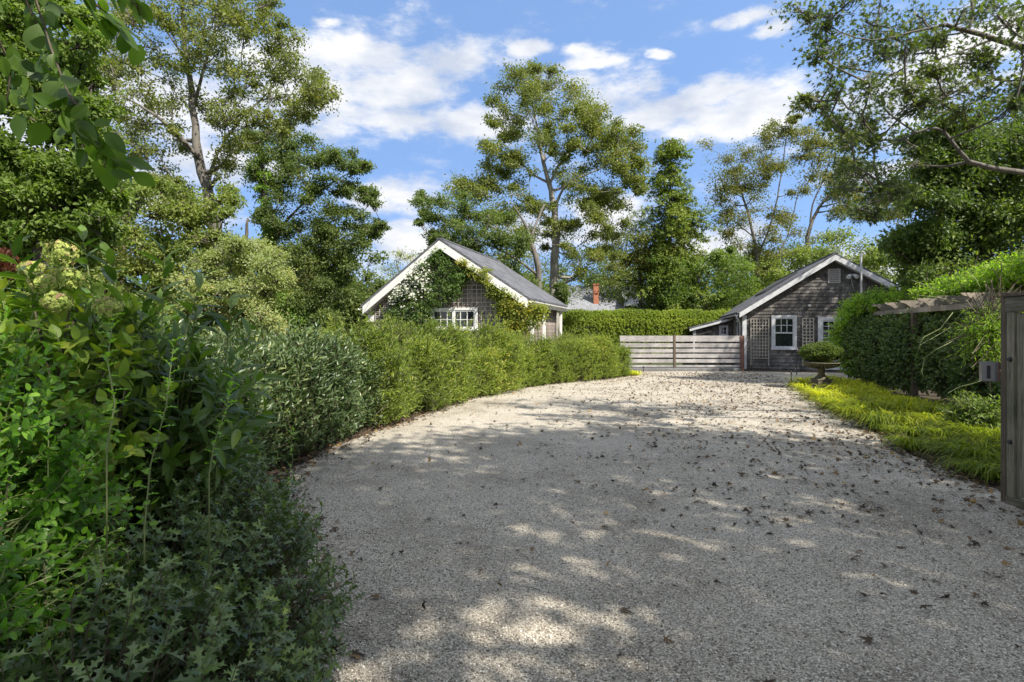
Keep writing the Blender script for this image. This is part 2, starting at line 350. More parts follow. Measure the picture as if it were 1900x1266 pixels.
def wood(name, c1, c2, axis, scale=9, rough=.85, moss=None):
    m, t, b, o = mat(name); s3 = {'x':(.12,1.6,1.6),'z':(1.6,1.6,.1)}[axis]
    n = noise(t, scale*4, 8, .7, sc3=s3); n2 = noise(t, 1.6, 4, .6)
    r = ramp(t, [(.3,c2),(.68,c1)]); t.links.new(n.outputs[0], r.inputs[0])
    r2 = ramp(t, [(.35,moss or (.6,.6,.6)),(.65,(1.15,1.12,1.1))]); t.links.new(n2.outputs[0], r2.inputs[0])
    mxx = t.nodes.new('ShaderNodeMix'); mxx.data_type = 'RGBA'; mxx.blend_type = 'MULTIPLY'; mxx.inputs[0].default_value = 1
    t.links.new(r.outputs[0], mxx.inputs[6]); t.links.new(r2.outputs[0], mxx.inputs[7]); t.links.new(mxx.outputs[2], b.inputs['Base Color'])
    b.inputs['Roughness'].default_value = rough; bump(t, b, n.outputs[0], .7, .004); return m
M['board'] = wood('silvered boards', (.44,.43,.43), (.25,.24,.24), 'x', 6)
M['gate_wood'] = wood('aged gate wood', (.34,.3,.22), (.06,.05,.038), 'z', 8, moss=(.55,.62,.5))
M['gate_rail'] = wood('aged gate rail', (.24,.215,.16), (.06,.05,.038), 'x', 8, moss=(.55,.62,.5))
M['pergola'] = wood('pergola wood', (.42,.37,.3), (.2,.17,.14), 'x', 5)
M['post_wood'] = wood('old post wood', (.17,.13,.09), (.06,.045,.03), 'z', 5)
M['red_post'] = wood('brown red post', (.2,.1,.08), (.1,.05,.04), 'z', 5)
def gravel_mat():
    m, t, b, o = mat('pale gravel'); c = t.nodes.new('ShaderNodeTexCoord')
    v = t.nodes.new('ShaderNodeTexVoronoi'); v.inputs['Scale'].default_value = 135; t.links.new(c.outputs['Object'], v.inputs['Vector'])
    s = t.nodes.new('ShaderNodeSeparateColor'); t.links.new(v.outputs['Color'], s.inputs[0])
    r = ramp(t, [(0,(.12,.106,.086)),(.22,(.25,.225,.185)),(.5,(.41,.373,.312)),(.82,(.54,.495,.415)),(1,(.76,.71,.6))]); t.links.new(s.outputs[0], r.inputs[0])
    n = noise(t, .7, 8, .72); r2 = ramp(t, [(.32,(.6,.57,.53)),(.5,(.98,.97,.95)),(.7,(1.12,1.12,1.12))]); t.links.new(n.outputs[0], r2.inputs[0])
    mxx = t.nodes.new('ShaderNodeMix'); mxx.data_type = 'RGBA'; mxx.blend_type = 'MULTIPLY'; mxx.inputs[0].default_value = 1
    t.links.new(r.outputs[0], mxx.inputs[6]); t.links.new(r2.outputs[0], mxx.inputs[7]); t.links.new(mxx.outputs[2], b.inputs['Base Color'])
    b.inputs['Roughness'].default_value = .9
    mh = t.nodes.new('ShaderNodeMath'); mh.operation = 'SUBTRACT'; mh.inputs[0].default_value = 1; t.links.new(v.outputs['Distance'], mh.inputs[1])
    ma = t.nodes.new('ShaderNodeMath'); ma.operation = 'MULTIPLY_ADD'; ma.inputs[1].default_value = .5; t.links.new(s.outputs[1], ma.inputs[0]); t.links.new(mh.outputs[0], ma.inputs[2])
    bump(t, b, ma.outputs[0], .55, .01); return m
M['gravel'] = gravel_mat()

# ---------------------------------------------------------------- ground
def poly_sheet(name, pts, z, m, thick=0):
    mb = MB(); n = len(pts); vs = [(x, y, z) for x, y in pts]
    if thick:
        vs += [(x, y, z-thick) for x, y in pts]
        mb.add(vs, [list(range(n))]+[(i, i+n, (i+1)%n+n, (i+1)%n) for i in range(n)])
    else: mb.add(vs, [list(range(n))])
    o = mb.build(name, m); return tag(o, kind='structure')
mb = MB(); mb.box(-700, 700, -300, 1200, -.5, -.03); tag(mb.build('ground', M['lawn']), kind='structure')
poly_sheet('planting_bed', [(-14,-6),(-14,26),(0,26),(16,26),(16,-6)], -.012, M['soil'])
LB = [(-.55,-4),(-.7,1.5),(-.98,2.58),(-1.25,3.2),(-1.62,4.35),(-2.2,5.4),(-2.5,6.5),(-2.46,7.7),(-2.0,9.4),(-1.5,11.3),(-.85,13.6),(.1,15.3),(1.0,16.6),(2.2,17.9),(3.6,19.2),(4.5,20.4),(4.5,21.7)]
RB = [(9.0,21.7),(13.6,20.6),(13.2,17.4),(9.4,17.3),(8.25,16.7),(7.2,13.8),(6.45,11.7),(5.9,9.6),(5.1,7.2),(4.85,5.8),(4.85,5.1),(12,5.0),(12,-4)]
def wig(pts):
    o = []
    for i in range(len(pts)-1):
        a = Vector(pts[i]+(0,)); b = Vector(pts[i+1]+(0,)); k = max(2, int((b-a).length/.12)); nrm = (b-a).normalized().cross(Vector((0,0,1)))
        for j in range(k):
            q = a.lerp(b, j/k)+nrm*(math.sin((i+j/k)*7.1)*.025+random.uniform(-.013,.013)); o.append((q.x, q.y))
    return o
GPOLY = wig(LB+RB)
poly_sheet('gravel_driveway', GPOLY, .008, M['gravel'], .03)
GP = np.array(GPOLY)
def inside(pts, poly):
    x, y = pts[:, 0], pts[:, 1]; c = np.zeros(len(pts), bool); n = len(poly)
    for i in range(n):
        x0, y0 = poly[i]; x1, y1 = poly[(i+1)%n]
        if y0 == y1: continue
        k = ((y0 > y) != (y1 > y)) & (x < (x1-x0)*(y-y0)/(y1-y0)+x0); c ^= k
    return c

# ---------------------------------------------------------------- cottages
TH = R(16); cT, sT = math.cos(TH), math.sin(TH)
def toloc(org, px, py, yl):
    "photo pixel -> local x and z on the plane y = yl of a cottage"
    t = (px-CX)/F; u = (t*(org[1]+cT*yl)-org[0]-sT*yl)/(cT+sT*t)
    d = org[1]-sT*u+cT*yl; return u, EYE+(HY-py)/F*d
def toworld(org, u, yl, z): return Vector((org[0]+cT*u+sT*yl, org[1]-sT*u+cT*yl, z))
def gable_limits(z, zr, zl_, xl, zrr, xr):
    "x range under the two rakes at height z; apex (0,zr), left tail (xl,zl_), right tail (xr,zrr)"
    return xl*(zr-z)/(zr-zl_), xr*(zr-z)/(zr-zrr)
def lap_gable(mb, y, z0, apex, L, Rr, xa, xb, step=.135):
    z = z0
    while z < apex-.02:
        zt = min(z+step, apex-.005)
        a0, b0 = gable_limits(z, apex, L[1], L[0], Rr[1], Rr[0]); a1, b1 = gable_limits(zt, apex, L[1], L[0], Rr[1], Rr[0])
        a0, a1 = max(a0, xa), max(a1, xa); b0, b1 = min(b0, xb), min(b1, xb)
        mb.add([(a0,y-.028,z),(b0,y-.028,z),(b1,y-.004,zt),(a1,y-.004,zt),(a0,y,z),(b0,y,z)], [(0,1,2,3),(4,5,1,0)]); z = zt
def window(parent, x0, x1, z0, z1, y, cols, rows, trim=.09, sash=.045, wm_='white', half=False, name='window'):
    "frame on the wall, sash and muntins, pane behind"
    f = MB(); W = M[wm_]
    f.box(x0, x1, y-.05, y, z1-trim, z1); f.box(x0-.02, x1+.02, y-.07, y, z0-.0, z0+trim*.7)
    f.box(x0, x0+trim, y-.045, y, z0+trim*.7, z1-trim); f.box(x1-trim, x1, y-.045, y, z0+trim*.7, z1-trim)
    fr = f.build(name, W, parent, .004)
    a, b, c, d = x0+trim, x1-trim, z0+trim*.7, z1-trim
    s = MB(); yy = y-.03
    s.box(a, b, yy, y-.004, d-sash, d); s.box(a, b, yy, y-.004, c, c+sash*1.6)
    s.box(a, a+sash, yy, y-.004, c+sash*1.6, d-sash); s.box(b-sash, b, yy, y-.004, c+sash*1.6, d-sash)
    lo = c
    if half: lo = (c+d)/2; s.box(a+sash, b-sash, yy-.004, y-.004, lo-sash*.6, lo+sash*.6)
    for i in range(1, cols):
        x = a+sash+(b-a-2*sash)*i/cols; s.box(x-.011, x+.011, yy+.005, y-.006, lo+.02, d-sash)
    for j in range(1, rows):
        z = lo+(d-lo)*j/rows; s.box(a+sash, b-sash, yy+.007, y-.008, z-.011, z+.011)
    s.build('sash', W, fr)
    g = MB(); g.box(a+.01, b-.01, y-.010, y+.004, c+.01, d-.01); g.build('pane', M['glass'], fr)
    return fr
def lattice(mb, x0, x1, z0, z1, y, dx, dz, wd=.02, clip=None):
    x = x0
    while x <= x1+.001:
        zt = z1
        if clip: zt = min(z1, clip(x))
        if zt > z0+.05: mb.box(x-wd/2, x+wd/2, y-.022, y-.012, z0, zt)
        x += dx
    z = z0
    while z <= z1+.001:
        if clip:
            xs = [q for q in np.linspace(x0, x1, 200) if clip(q) > z]
            if len(xs) > 2: mb.box(xs[0], xs[-1], y-.012, y-.002, z-wd/2, z+wd/2)
        else: mb.box(x0-wd/2, x1+wd/2, y-.012, y-.002, z-wd/2, z+wd/2)
        z += dz
def roof_slab(x0, z0, x1, z1, y0, y1, th, mb, over=0):
    d = Vector((x1-x0, 0, z1-z0)).normalized(); n = Vector((-d.z, 0, d.x)); n = n if n.z > 0 else -n
    a = Vector((x0,0,z0)); b = Vector((x1,0,z1))
    q = [a+n*.0, b+n*.0, b+n*th, a+n*th]; vs = [(p.x,y0,p.z) for p in q]+[(p.x,y1,p.z) for p in q]
    mb.add(vs, [(0,1,2,3),(7,6,5,4),(0,4,5,1),(1,5,6,2),(2,6,7,3),(3,7,4,0)])

# ---- left cottage (vines, lattice, white rakes)
LO = (-2.30, 18.0)
lc = empty('shingled_cottage', (LO[0], LO[1], 0), -TH)
tag(lc, 'shingled cottage with white gable boards, grey roof and lattice covered front behind the driveway hedge', 'cottage')
AZ, LT, RT, LEN = 4.42, (-2.72, 2.37), (2.88, 2.53), 6.3
WY = .28
mb = MB()
def under_l(x, s=.22): return AZ-s+(x/LT[0]*(LT[1]-AZ) if x < 0 else x/RT[0]*(RT[1]-AZ))
XL, XR = -2.45, 2.55
mb.prism([(XL,-.3),(XR,-.3),(XR,under_l(XR)),(0,AZ-.22),(XL,under_l(XL))], WY+.002, LEN-.3)
lap_gable(mb, WY, .1, AZ-.22, (LT[0],LT[1]-.22), (RT[0],RT[1]-.22), XL, XR)
mb.build('wall', M['shingle'], lc)
mb = MB()
roof_slab(LT[0]-.05, LT[1]-.04, 0, AZ, -.03, LEN, .07, mb); roof_slab(0, AZ, RT[0]+.05, RT[1]-.03, -.03, LEN, .0701, mb)
rf = mb.build('roof', M['roof'], lc)
mb = MB(); mb.box(-.09, .09, -.03, LEN, AZ+.045, AZ+.085); mb.build('ridge_cap', M['roof'], rf)
def rake(parent, A, B, y0, y1, ht, m, name='rake_board'):
    mb = MB(); mb.add([(A[0],y0,A[1]),(B[0],y0,B[1]),(B[0],y0,B[1]-ht),(A[0],y0,A[1]-ht),(A[0],y1,A[1]),(B[0],y1,B[1]),(B[0],y1,B[1]-ht),(A[0],y1,A[1]-ht)],
        [(0,1,2,3),(7,6,5,4),(0,4,5,1),(1,5,6,2),(2,6,7,3),(3,7,4,0)]); return mb.build(name, m, parent, .004)
rake(lc, (LT[0],LT[1]-.005), (0,AZ-.005), -.035, .0, .26, M['white']); rake(lc, (0.0,AZ-.005), (RT[0],RT[1]-.005), -.035, .0, .26, M['white'])
# soffits under the overhang
mb = MB()
for A in (LT, RT):
    for dz in (0,):
        mb.add([(A[0]*.985,.002,A[1]-.235),(0,.002,AZ-.265),(0,WY,AZ-.265),(A[0]*.985,WY,A[1]-.235)], [(0,1,2,3)])
mb.build('soffit', M['white'], lc)
mb = MB(); mb.box(LT[0]+.02, XL-.001, WY-.02, LEN-.3, LT[1]-.5, LT[1]-.27); mb.build('eave_return', M['white'], lc)
# gutters
def gutter(parent, x, z, y0, y1, r=.055, m='white'):
    mb = MB(); n = 8; b = 0; vs = []
    for y in (y0, y1):
        for k in range(n+1):
            a = math.pi+math.pi*k/n; vs.append((x+r*math.cos(a), y, z+r*math.sin(a)))
        for k in range(n+1):
            a = 2*math.pi-math.pi*k/n; vs.append((x+(r-.008)*math.cos(a), y, z+(r-.008)*math.sin(a)))
    m2 = 2*(n+1); mb.add(vs, [(i, (i+1)%m2, (i+1)%m2+m2, i+m2) for i in range(m2)]+[list(range(m2))[::-1]])
    return mb.build('gutter', M[m], parent)
gutter(lc, RT[0]+.11, RT[1]-.06, -.03, LEN); gutter(lc, LT[0]-.11, LT[1]-.07, -.03, LEN)
mb = MB(); mb.box(RT[0]-.02, RT[0]+.03, .0, LEN-.02, RT[1]-.2, RT[1]-.02); mb.build('fascia_board', M['white'], lc)
for yy in (.9, 2.6, 5.6):
    mb = MB(); mb.box(RT[0]-.12, RT[0]-.03, yy-.045, yy+.045, 0, RT[1]-.2); mb.build('porch_post', M['white'], lc)
mb = MB(); x0, z0 = toloc(LO, 746, 611, WY); x1, z1 = toloc(LO, 887, 571, WY)
xm, _ = toloc(LO, 800, 600, WY)
window(lc, xm, x1, z0-.05, z1, WY-.022, 6, 2, trim=.08)
# centre mullion
f = MB(); xc = (xm+x1)/2; f.box(xc-.05, xc+.05, WY-.058, WY-.024, z0+.03, z1-.085); f.build('mullion', M['white'], lc)
xs, _ = toloc(LO, 798, 600, WY); window(lc, x0+.1, xs-.1, z0-.05, z1-.09, WY-.022, 3, 2, trim=.03)
mb = MB()
lattice(mb, XL+.05, XR-.05, .3, AZ-.3, WY-.022, .155, .135, .022, clip=lambda x: under_l(x, .3))
# opening for the windows: rebuild without bars crossing the panes
mb2 = MB()
for i in range(0, len(mb.v), 8):
    vs = mb.v[i:i+8]; ax0, ax1 = min(v[0] for v in vs), max(v[0] for v in vs); az0, az1 = min(v[2] for v in vs), max(v[2] for v in vs); ya, yb = vs[0][1], vs[2][1]
    wx0, wx1, wz0, wz1 = x0+.06, x1+.04, z0-.1, z1+.04
    if ax1 < wx0 or ax0 > wx1 or az1 < wz0 or az0 > wz1: mb2.box(ax0, ax1, ya, yb, az0, az1)
    elif az1-az0 > ax1-ax0:
        if az0 < wz0: mb2.box(ax0, ax1, ya, yb, az0, wz0)
        if az1 > wz1: mb2.box(ax0, ax1, ya, yb, wz1, az1)
    else:
        if ax0 < wx0: mb2.box(ax0, wx0, ya, yb, az0, az1)
        if ax1 > wx1: mb2.box(wx1, ax1, ya, yb, az0, az1)
mb2.build('lattice', M['taupe'], lc)

# ---- right cottage
RO = (12.28, 21.6)
rc = empty('shingled_outbuilding', (RO[0], RO[1], 0), -TH)
tag(rc, 'dark weathered shingle cottage with worn white gable boards beside the horizontal board gate', 'cottage')
AZ2, LT2, RT2, LEN2 = 4.45, (-3.40, 2.28), (2.35, 3.03), 12.6
W2 = .3
def under_r(x, s=.2): return AZ2-s+(x/LT2[0]*(LT2[1]-AZ2) if x < 0 else x/RT2[0]*(RT2[1]-AZ2))
XL2 = toloc(RO, 1380, 640, W2)[0]; XR2 = 3.1
mb = MB(); mb.prism([(XL2,-.3),(XR2,-.3),(XR2,under_r(XR2)),(0,AZ2-.2),(XL2,under_r(XL2))], W2+.002, LEN2-.3)
lap_gable(mb, W2, .06, AZ2-.2, (LT2[0],LT2[1]-.2), (RT2[0],RT2[1]-.2), XL2, XR2)
mb.build('wall', M['shingle_dark'], rc)
mb = MB(); z = .1
while z < under_r(XL2)-.12:
    mb.add([(XL2-.022,W2+.12,z),(XL2-.022,LEN2-.3,z),(XL2-.004,LEN2-.3,z+.115),(XL2-.004,W2+.12,z+.115)], [(0,3,2,1)]); z += .115
mb.build('side_wall', M['shingle_side'], rc)
mb = MB(); k2 = (AZ2-RT2[1])/RT2[0]
roof_slab(LT2[0]-.06, LT2[1]-.04, 0, AZ2, -.03, LEN2, .07, mb); roof_slab(0, AZ2, XR2+.25, AZ2-k2*(XR2+.25), .02, LEN2, .0701, mb)
rf = mb.build('roof', M['roof'], rc)
mb = MB(); mb.box(-.09, .09, -.03, LEN2, AZ2+.045, AZ2+.085); mb.build('ridge_cap', M['roof'], rf)
mb = MB(); sl = (AZ2-LT2[1])/-LT2[0]
def on_roof(u, y, h): return (u, y, AZ2+u*sl+.075+h)
q = [on_roof(-2.0, 3.2, 0), on_roof(-.7, 3.2, 0), on_roof(-.7, 6.6, 0), on_roof(-2.0, 6.6, 0)]
qq = q+[(a, b, c+.07) for a, b, c in q]; mb.add(qq, [(4,5,6,7),(0,1,5,4),(1,2,6,5),(2,3,7,6),(3,0,4,7)]); mb.build('roof_panel', M['dark_metal'], rf)
rake(rc, (LT2[0],LT2[1]-.005), (0,AZ2-.005), -.035, .0, .2, M['white_worn']); rake(rc, (0,AZ2-.005), (RT2[0]+.1,AZ2-.005-k2*(RT2[0]+.1)), -.035, .0, .2, M['white_worn'])
mb = MB()
for A in (LT2, RT2): mb.add([(A[0],.002,A[1]-.18),(0,.002,AZ2-.205),(0,W2,AZ2-.205),(A[0],W2,A[1]-.18)], [(0,1,2,3)])
mb.build('soffit', M['white_worn'], rc)
mb = MB(); mb.box(XL2-.03, XL2+.1, W2-.06, W2-.023, .03, under_r(XL2)-.02); mb.box(XL2-.05, XL2-.024, W2-.059, W2+.11, .03, under_r(XL2)-.03); mb.build('corner_board', M['white_worn'], rc)
gutter(rc, LT2[0]-.10, LT2[1]-.08, -.03, LEN2, .06, 'white_worn')
mb = MB(); ux = LT2[0]-.09; mb.tube([(ux,.15,LT2[1]-.13),(ux+.02,.16,LT2[1]-.22),(XL2-.11,W2+.2,LT2[1]-.42),(XL2-.1,W2+.2,.1)], .04, 8); mb.build('downspout', M['white_worn'], rc)
def gl(px, py, y=W2): return toloc(RO, px, py, y)
a = gl(1431, 649); b = gl(1478, 585); window(rc, a[0], b[0], a[1], b[1], W2-.024, 3, 2, trim=.1, wm_='white_worn', half=True)
def trellis(pxa, pya, pxb, pyb, nx, nz, legs):
    a = gl(pxa, pyb); b = gl(pxb, pya); mb = MB(); y = W2-.03
    lattice(mb, a[0], b[0], a[1], b[1], y, (b[0]-a[0])/nx, (b[1]-a[1])/nz, .045 if nx < 5 else .03)
    for x in (a[0], b[0]): mb.box(x-.02, x+.02, y-.03, y-.022, a[1]-legs, b[1]+.02)
    return mb.build('trellis', M['cream'], rc)
trellis(1393, 592, 1426, 665, 6, 12, .28); trellis(1489, 591, 1509, 677, 3, 14, .05)
# door with glazed upper part
a = gl(1517, 692); b = gl(1578, 588)
dr = window(rc, a[0], b[0], .98, b[1], W2-.024, 4, 4, trim=.14, wm_='white_worn', name='door')
mb = MB(); mb.box(a[0], a[0]+.14, W2-.069, W2-.024, .06, .98); mb.box(b[0]-.14, b[0], W2-.069, W2-.024, .06, .98)
mb.box(a[0]+.142, b[0]-.142, W2-.05, W2-.024, .06, .978); mb.box(a[0]+.3, b[0]-.3, W2-.062, W2-.05, .2, .8); mb.build('door_panel', M['white_worn'], dr)
mb = MB(); mb.lathe([(.001,-.02),(.03,-.01),(.03,.02),(.001,.03)], 10, (b[0]-.22, W2-.09, 1.0)); mb.build('handle', M['metal'], dr)
a = gl(1536, 526); b = gl(1559, 499); mb = MB()
mb.box(a[0], b[0], W2-.05, W2-.024, b[1]-.05, b[1]); mb.box(a[0], b[0], W2-.05, W2-.024, a[1], a[1]+.05)
mb.box(a[0], a[0]+.05, W2-.049, W2-.024, a[1]+.05, b[1]-.05); mb.box(b[0]-.05, b[0], W2-.049, W2-.024, a[1]+.05, b[1]-.05)
for i in range(6):
    z = a[1]+.07+i*(b[1]-a[1]-.12)/6; mb.add([(a[0]+.05,W2-.045,z),(b[0]-.05,W2-.045,z),(b[0]-.05,W2-.026,z+.05),(a[0]+.05,W2-.026,z+.05)], [(0,1,2,3)])
mb.build('gable_vent', M['taupe'], rc)
# flood light, dome camera, service mast
a = gl(1579, 513); mb = MB(); x, z = a
mb.lathe([(.001,-.03),(.06,-.03),(.06,.03),(.001,.03)], 12, (x, W2-.06, z+.05)); fl = mb.build('flood_light', M['white_worn'], rc)
for s_ in (-1, 1):
    mb = MB(); mb.tube([(x, W2-.07, z+.05),(x+s_*.09, W2-.15, z+.02),(x+s_*.15, W2-.25, z-.05)], [.03,.06,.085], 12); mb.build('lamp_head', M['white_worn'], fl)
mb = MB(); mb.tube([(x, W2-.05, z),(x+.02, W2-.06, z-.3),(x+.1, W2-.05, z-.55)], .008, 5); mb.build('cable', M['white_worn'], fl)
a = gl(1501, 567); mb = MB(); mb.lathe([(.001,-.05),(.05,-.04),(.055,.01),(.04,.03),(.001,.03)], 12, (a[0], W2-.07, a[1])); mb.build('security_lamp', M['white'], rc)
mb = MB(); mb.lathe([(.001,-.05),(.05,-.04),(.055,.01),(.04,.03),(.001,.03)], 12, (a[0]-.08, W2-.07, a[1]-.12)); mb.build('security_camera', M['dark_metal'], rc)
a = gl(1592, 545); mb = MB(); mb.tube([(a[0], -.08, 2.4),(a[0], -.08, 4.45),(a[0]+.05, -.08, 4.53),(a[0]+.1, -.1, 4.47)], .035, 8); mb.build('service_mast', M['white_worn'], rc)
# lean-to against the side wall
def lean():
    y0, y1 = 4.6, 9.0; xa = XL2-.024; mb = MB(); x0 = xa-1.75
    mb.prism([(x0,-.2),(xa,-.2),(xa,2.05),(x0,1.62)], y0, y1); w_ = mb.build('lean_to', M['shingle_dark'], rc)
    mb = MB(); roof_slab(x0-.2, 1.64, xa-.02, 2.17, y0-.25, y1+.2, .06, mb); mb.build('lean_to_roof', M['roof'], w_)
    mb = MB(); mb.add([(x0-.2,y0-.29,1.63),(xa-.02,y0-.29,2.16),(xa-.02,y0-.29,2.06),(x0-.2,y0-.29,1.53),(x0-.2,y0-.26,1.63),(xa-.02,y0-.26,2.16),(xa-.02,y0-.26,2.06),(x0-.2,y0-.26,1.53)],
        [(0,1,2,3),(7,6,5,4),(0,4,5,1),(1,5,6,2),(2,6,7,3),(3,7,4,0)]); mb.box(x0-.03, x0+.1, y0-.05, y0-.003, .1, 1.55); mb.build('lean_to_trim', M['white_worn'], w_)
    window(rc, xa-.6, xa-.2, 1.3, 1.8, y0-.003, 2, 2, trim=.05, wm_='white_worn')
    mb = MB(); mb.box(XL2-.06, XL2-.024, 2.2, 2.65, 1.3, 2.0); mb.build('window', M['white_worn'], rc)
    mb = MB(); mb.box(XL2-.066, XL2-.06, 2.27, 2.58, 1.37, 1.93); mb.build('pane', M['glass'], rc.children[-1] if False else [c for c in rc.children if c.name.startswith('window')][-1])
lean()

# ---- far house beyond the clipped hedge
FH = empty('far_house', (8.0, 46, 0)); tag(FH, 'distant house with light grey roof and red brick chimney beyond the clipped hedge', 'house')
def fx(px, Y): return (px-CX)/F*Y-8.0
def fz(py, Y): return EYE+(HY-py)/F*Y
mb = MB(); mb.add([(fx(1015,46),0,fz(579,46)),(fx(1160,46),0,fz(579,46)),(fx(1160,51),4.2,fz(531,50.2)),(fx(1035,51),4.2,fz(531,50.2)),
                   (fx(1015,46),0,fz(579,46)-.15),(fx(1160,46),0,fz(579,46)-.15)], [(0,1,2,3),(4,5,1,0)])
mb.add([(fx(1158,44.6),-1.4,fz(563.5,44.6)),(fx(1223,44.6),-1.4,fz(563.5,44.6)),(fx(1217,50),4,fz(531,50)),(fx(1150,50),4,fz(531,50)),
        (fx(1158,44.6),-1.4,fz(566.5,44.6)),(fx(1223,44.6),-1.4,fz(566.5,44.6)),(fx(1158,44.6),-.9,fz(566.5,44.6)),(fx(1223,44.6),-.9,fz(566.5,44.6))], [(0,1,2,3),(4,5,1,0),(6,7,5,4)])
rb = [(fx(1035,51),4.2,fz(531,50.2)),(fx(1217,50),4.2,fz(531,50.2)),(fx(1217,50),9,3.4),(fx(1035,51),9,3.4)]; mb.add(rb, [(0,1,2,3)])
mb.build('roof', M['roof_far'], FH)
mb = MB(); mb.box(fx(1020,46), fx(1160,46), .5, 8.5, 0, fz(582,46)); mb.box(fx(1160,45), fx(1220,45), -.8, 8.4, 0, fz(567.2,45)); mb.build('wall', M['shingle_dark'], FH)
mb = MB(); mb.box(fx(1158,44.6), fx(1223,44.6), -1.46, -1.41, fz(568,44.6), fz(563.7,44.6)); mb.build('fascia_board', M['white'], FH)
x0, x1 = fx(1171,45), fx(1196,45); window(FH, x0, x1, fz(586,45), fz(569,45), -.81, 4, 2, trim=.12)
mb = MB(); cx0, cx1 = fx(1099,48), fx(1108.5,48); mb.box(cx0, cx1, 1.2, 1.75, 2.6, fz(531,48)); mb.box(cx0-.04, cx1+.04, 1.16, 1.79, fz(531,48), fz(528,48)); mb.build('chimney', M['brick'], FH)

# ---- board gate between the hedge and the cottage
Yg = 22.0
bg_ = empty('board_gate', ((1270-CX)/F*Yg, Yg, 0)); tag(bg_, 'low silvered gate of wide horizontal boards with gaps, left of the dark shingle cottage', 'gate')
gx = lambda px: (px-CX)/F*Yg-bg_.location.x
gz = lambda py: EYE+(HY-py)/F*Yg
for i, (pa, pb) in enumerate([(623,634),(637.3,644.8),(647.5,654.3),(656.8,664),(666.4,673)]):
    for (qa, qb) in ((1150,1250),(1252.5,1374)):
        mb = MB(); dz = random.uniform(-.006, .006); mb.box(gx(qa), gx(qb), -.018-i*.0007, .018, gz(pb)+dz, gz(pa)+dz); mb.build('board', M['board'], bg_, .003)
mb = MB(); mb.box(gx(1155), gx(1378), -.03, .03, gz(681), gz(677.8)); mb.build('bottom_rail', M['board'], bg_)
mb = MB(); mb.box(gx(1249.5), gx(1253.2), -.05, .05, gz(682), gz(621.5)); mb.build('post', M['post_wood'], bg_)
mb = MB(); mb.box(gx(1373), gx(1380), -.055, .06, gz(688), gz(623)); mb.build('post', M['red_post'], bg_)
for q in (1165, 1207, 1292, 1333):
    mb = MB(); mb.box(gx(q)-.04, gx(q)+.04, .02, .07, gz(680), gz(624)); mb.build('batten', M['post_wood'], bg_)
tag_o = MB(); tag_o.box(4.3, 8.75, 21.75, 22.5, -.02, .13)
o = tag_o.build('stone_step', M['bluestone'], None, .01); tag(o, kind='structure')
mb = MB(); mb.box(9.0, 14.2, 20.65, 20.95, -.02, .05); o = mb.build('stone_path', M['bluestone'], None, .01); tag(o, kind='structure'); o.location = (0,0,0)
bpy.data.objects.remove(o)

# ---- right foreground wooden gate with its post and keypad
wg = empty('wooden_gate', (4.56, 5.21, 0)); tag(wg, 'tall aged plank gate with dark iron bolts cut by the right edge of the photo', 'gate')
wg.rotation_euler = (0, 0, R(-92))
mb = MB(); mb.box(0, .085, -.03, .03, .08, 1.76); mb.build('stile', M['gate_wood'], wg, .004)
x = .088
for i in range(9):
    mb = MB(); wd = .14; mb.box(x, x+wd-.006, -.012+.0015*(i%2), .012, .1, 1.75); mb.build('plank', M['gate_wood'], wg, .003); x += wd
mb = MB(); mb.box(-.004, 1.5, -.036, .036, 1.762, 1.9); mb.build('top_rail', M['gate_rail'], wg, .004)
mb = MB(); mb.box(-.004, 1.5, -.036, .036, 0.0, .078); mb.build('bottom_rail', M['gate_rail'], wg, .004)
mb = MB(); mb.box(-.03, 1.55, -.06, .06, 1.903, 1.935); mb.build('cap', M['post_wood'], wg, .004)
for z in (.58, 1.33):
    mb = MB(); mb.tube([(.045,-.03,z),(.045,-.05,z)], [.022,.016], 12); mb.build('bolt', M['dark_metal'], wg)
mb = MB(); mb.box(-.065, -.006, -.03, .05, 0, 1.93); mb.build('edge_post', M['post_wood'], wg, .004)
kp = empty('gate_keypad', (4.56, 5.42, 1.2)); tag(kp, 'small silver metal keypad box on a dark bracket beside the tall plank gate', 'keypad')
kp.rotation_euler = (0, 0, R(-12))
mb = MB(); mb.add([(-.095,-.05,-.09),(.02,-.075,-.09),(.02,.03,-.09),(-.07,.05,-.09),(-.105,-.06,.095),(.02,-.085,.095),(.02,.03,.095),(-.07,.05,.095)], [(0,3,2,1),(4,5,6,7),(0,1,5,4),(1,2,6,5),(2,3,7,6),(3,0,4,7)])
mb.build('housing', M['metal'], kp, .004)
mb = MB(); mb.box(-.062,-.045,-.088,-.068,-.06,.06); mb.build('slot', M['dark_metal'], kp)
mb = MB(); mb.box(.021,.07,-.02,.02,-.085,.09); mb.build('bracket', M['red_post'], kp)

# ---- urn with clipped evergreen
U = G(1524, 722); ur = empty('garden_urn', (U.x, U.y, 0)); tag(ur, 'wide mossy stone urn on a square plinth among golden grass', 'urn')
mb = MB(); h = .215; mb.box(-h, h, -h, h, 0, .07); mb.box(-h*.86, h*.86, -h*.86, h*.86, .07, .24); mb.box(-h*.95, h*.95, -h*.95, h*.95, .24, .28); mb.build('plinth', M['stone'], ur, .012)
mb = MB(); mb.lathe([(.17,.28),(.17,.31),(.12,.34),(.085,.40),(.08,.47),(.105,.52),(.09,.54),(.17,.565),(.30,.61),(.40,.655),(.44,.69),(.485,.705),(.49,.725),(.45,.73),(.42,.70),(.2,.66),(.001,.65)], 40)
bw = mb.build('bowl', M['stone'], ur)
mb = MB()
for k in range(28):
    a = 2*math.pi*k/28; mb.tube([(math.cos(a)*r, math.sin(a)*r, z) for r, z in ((.17,.56),(.30,.602),(.40,.648),(.445,.685))], [.012,.022,.026,.012], 5)
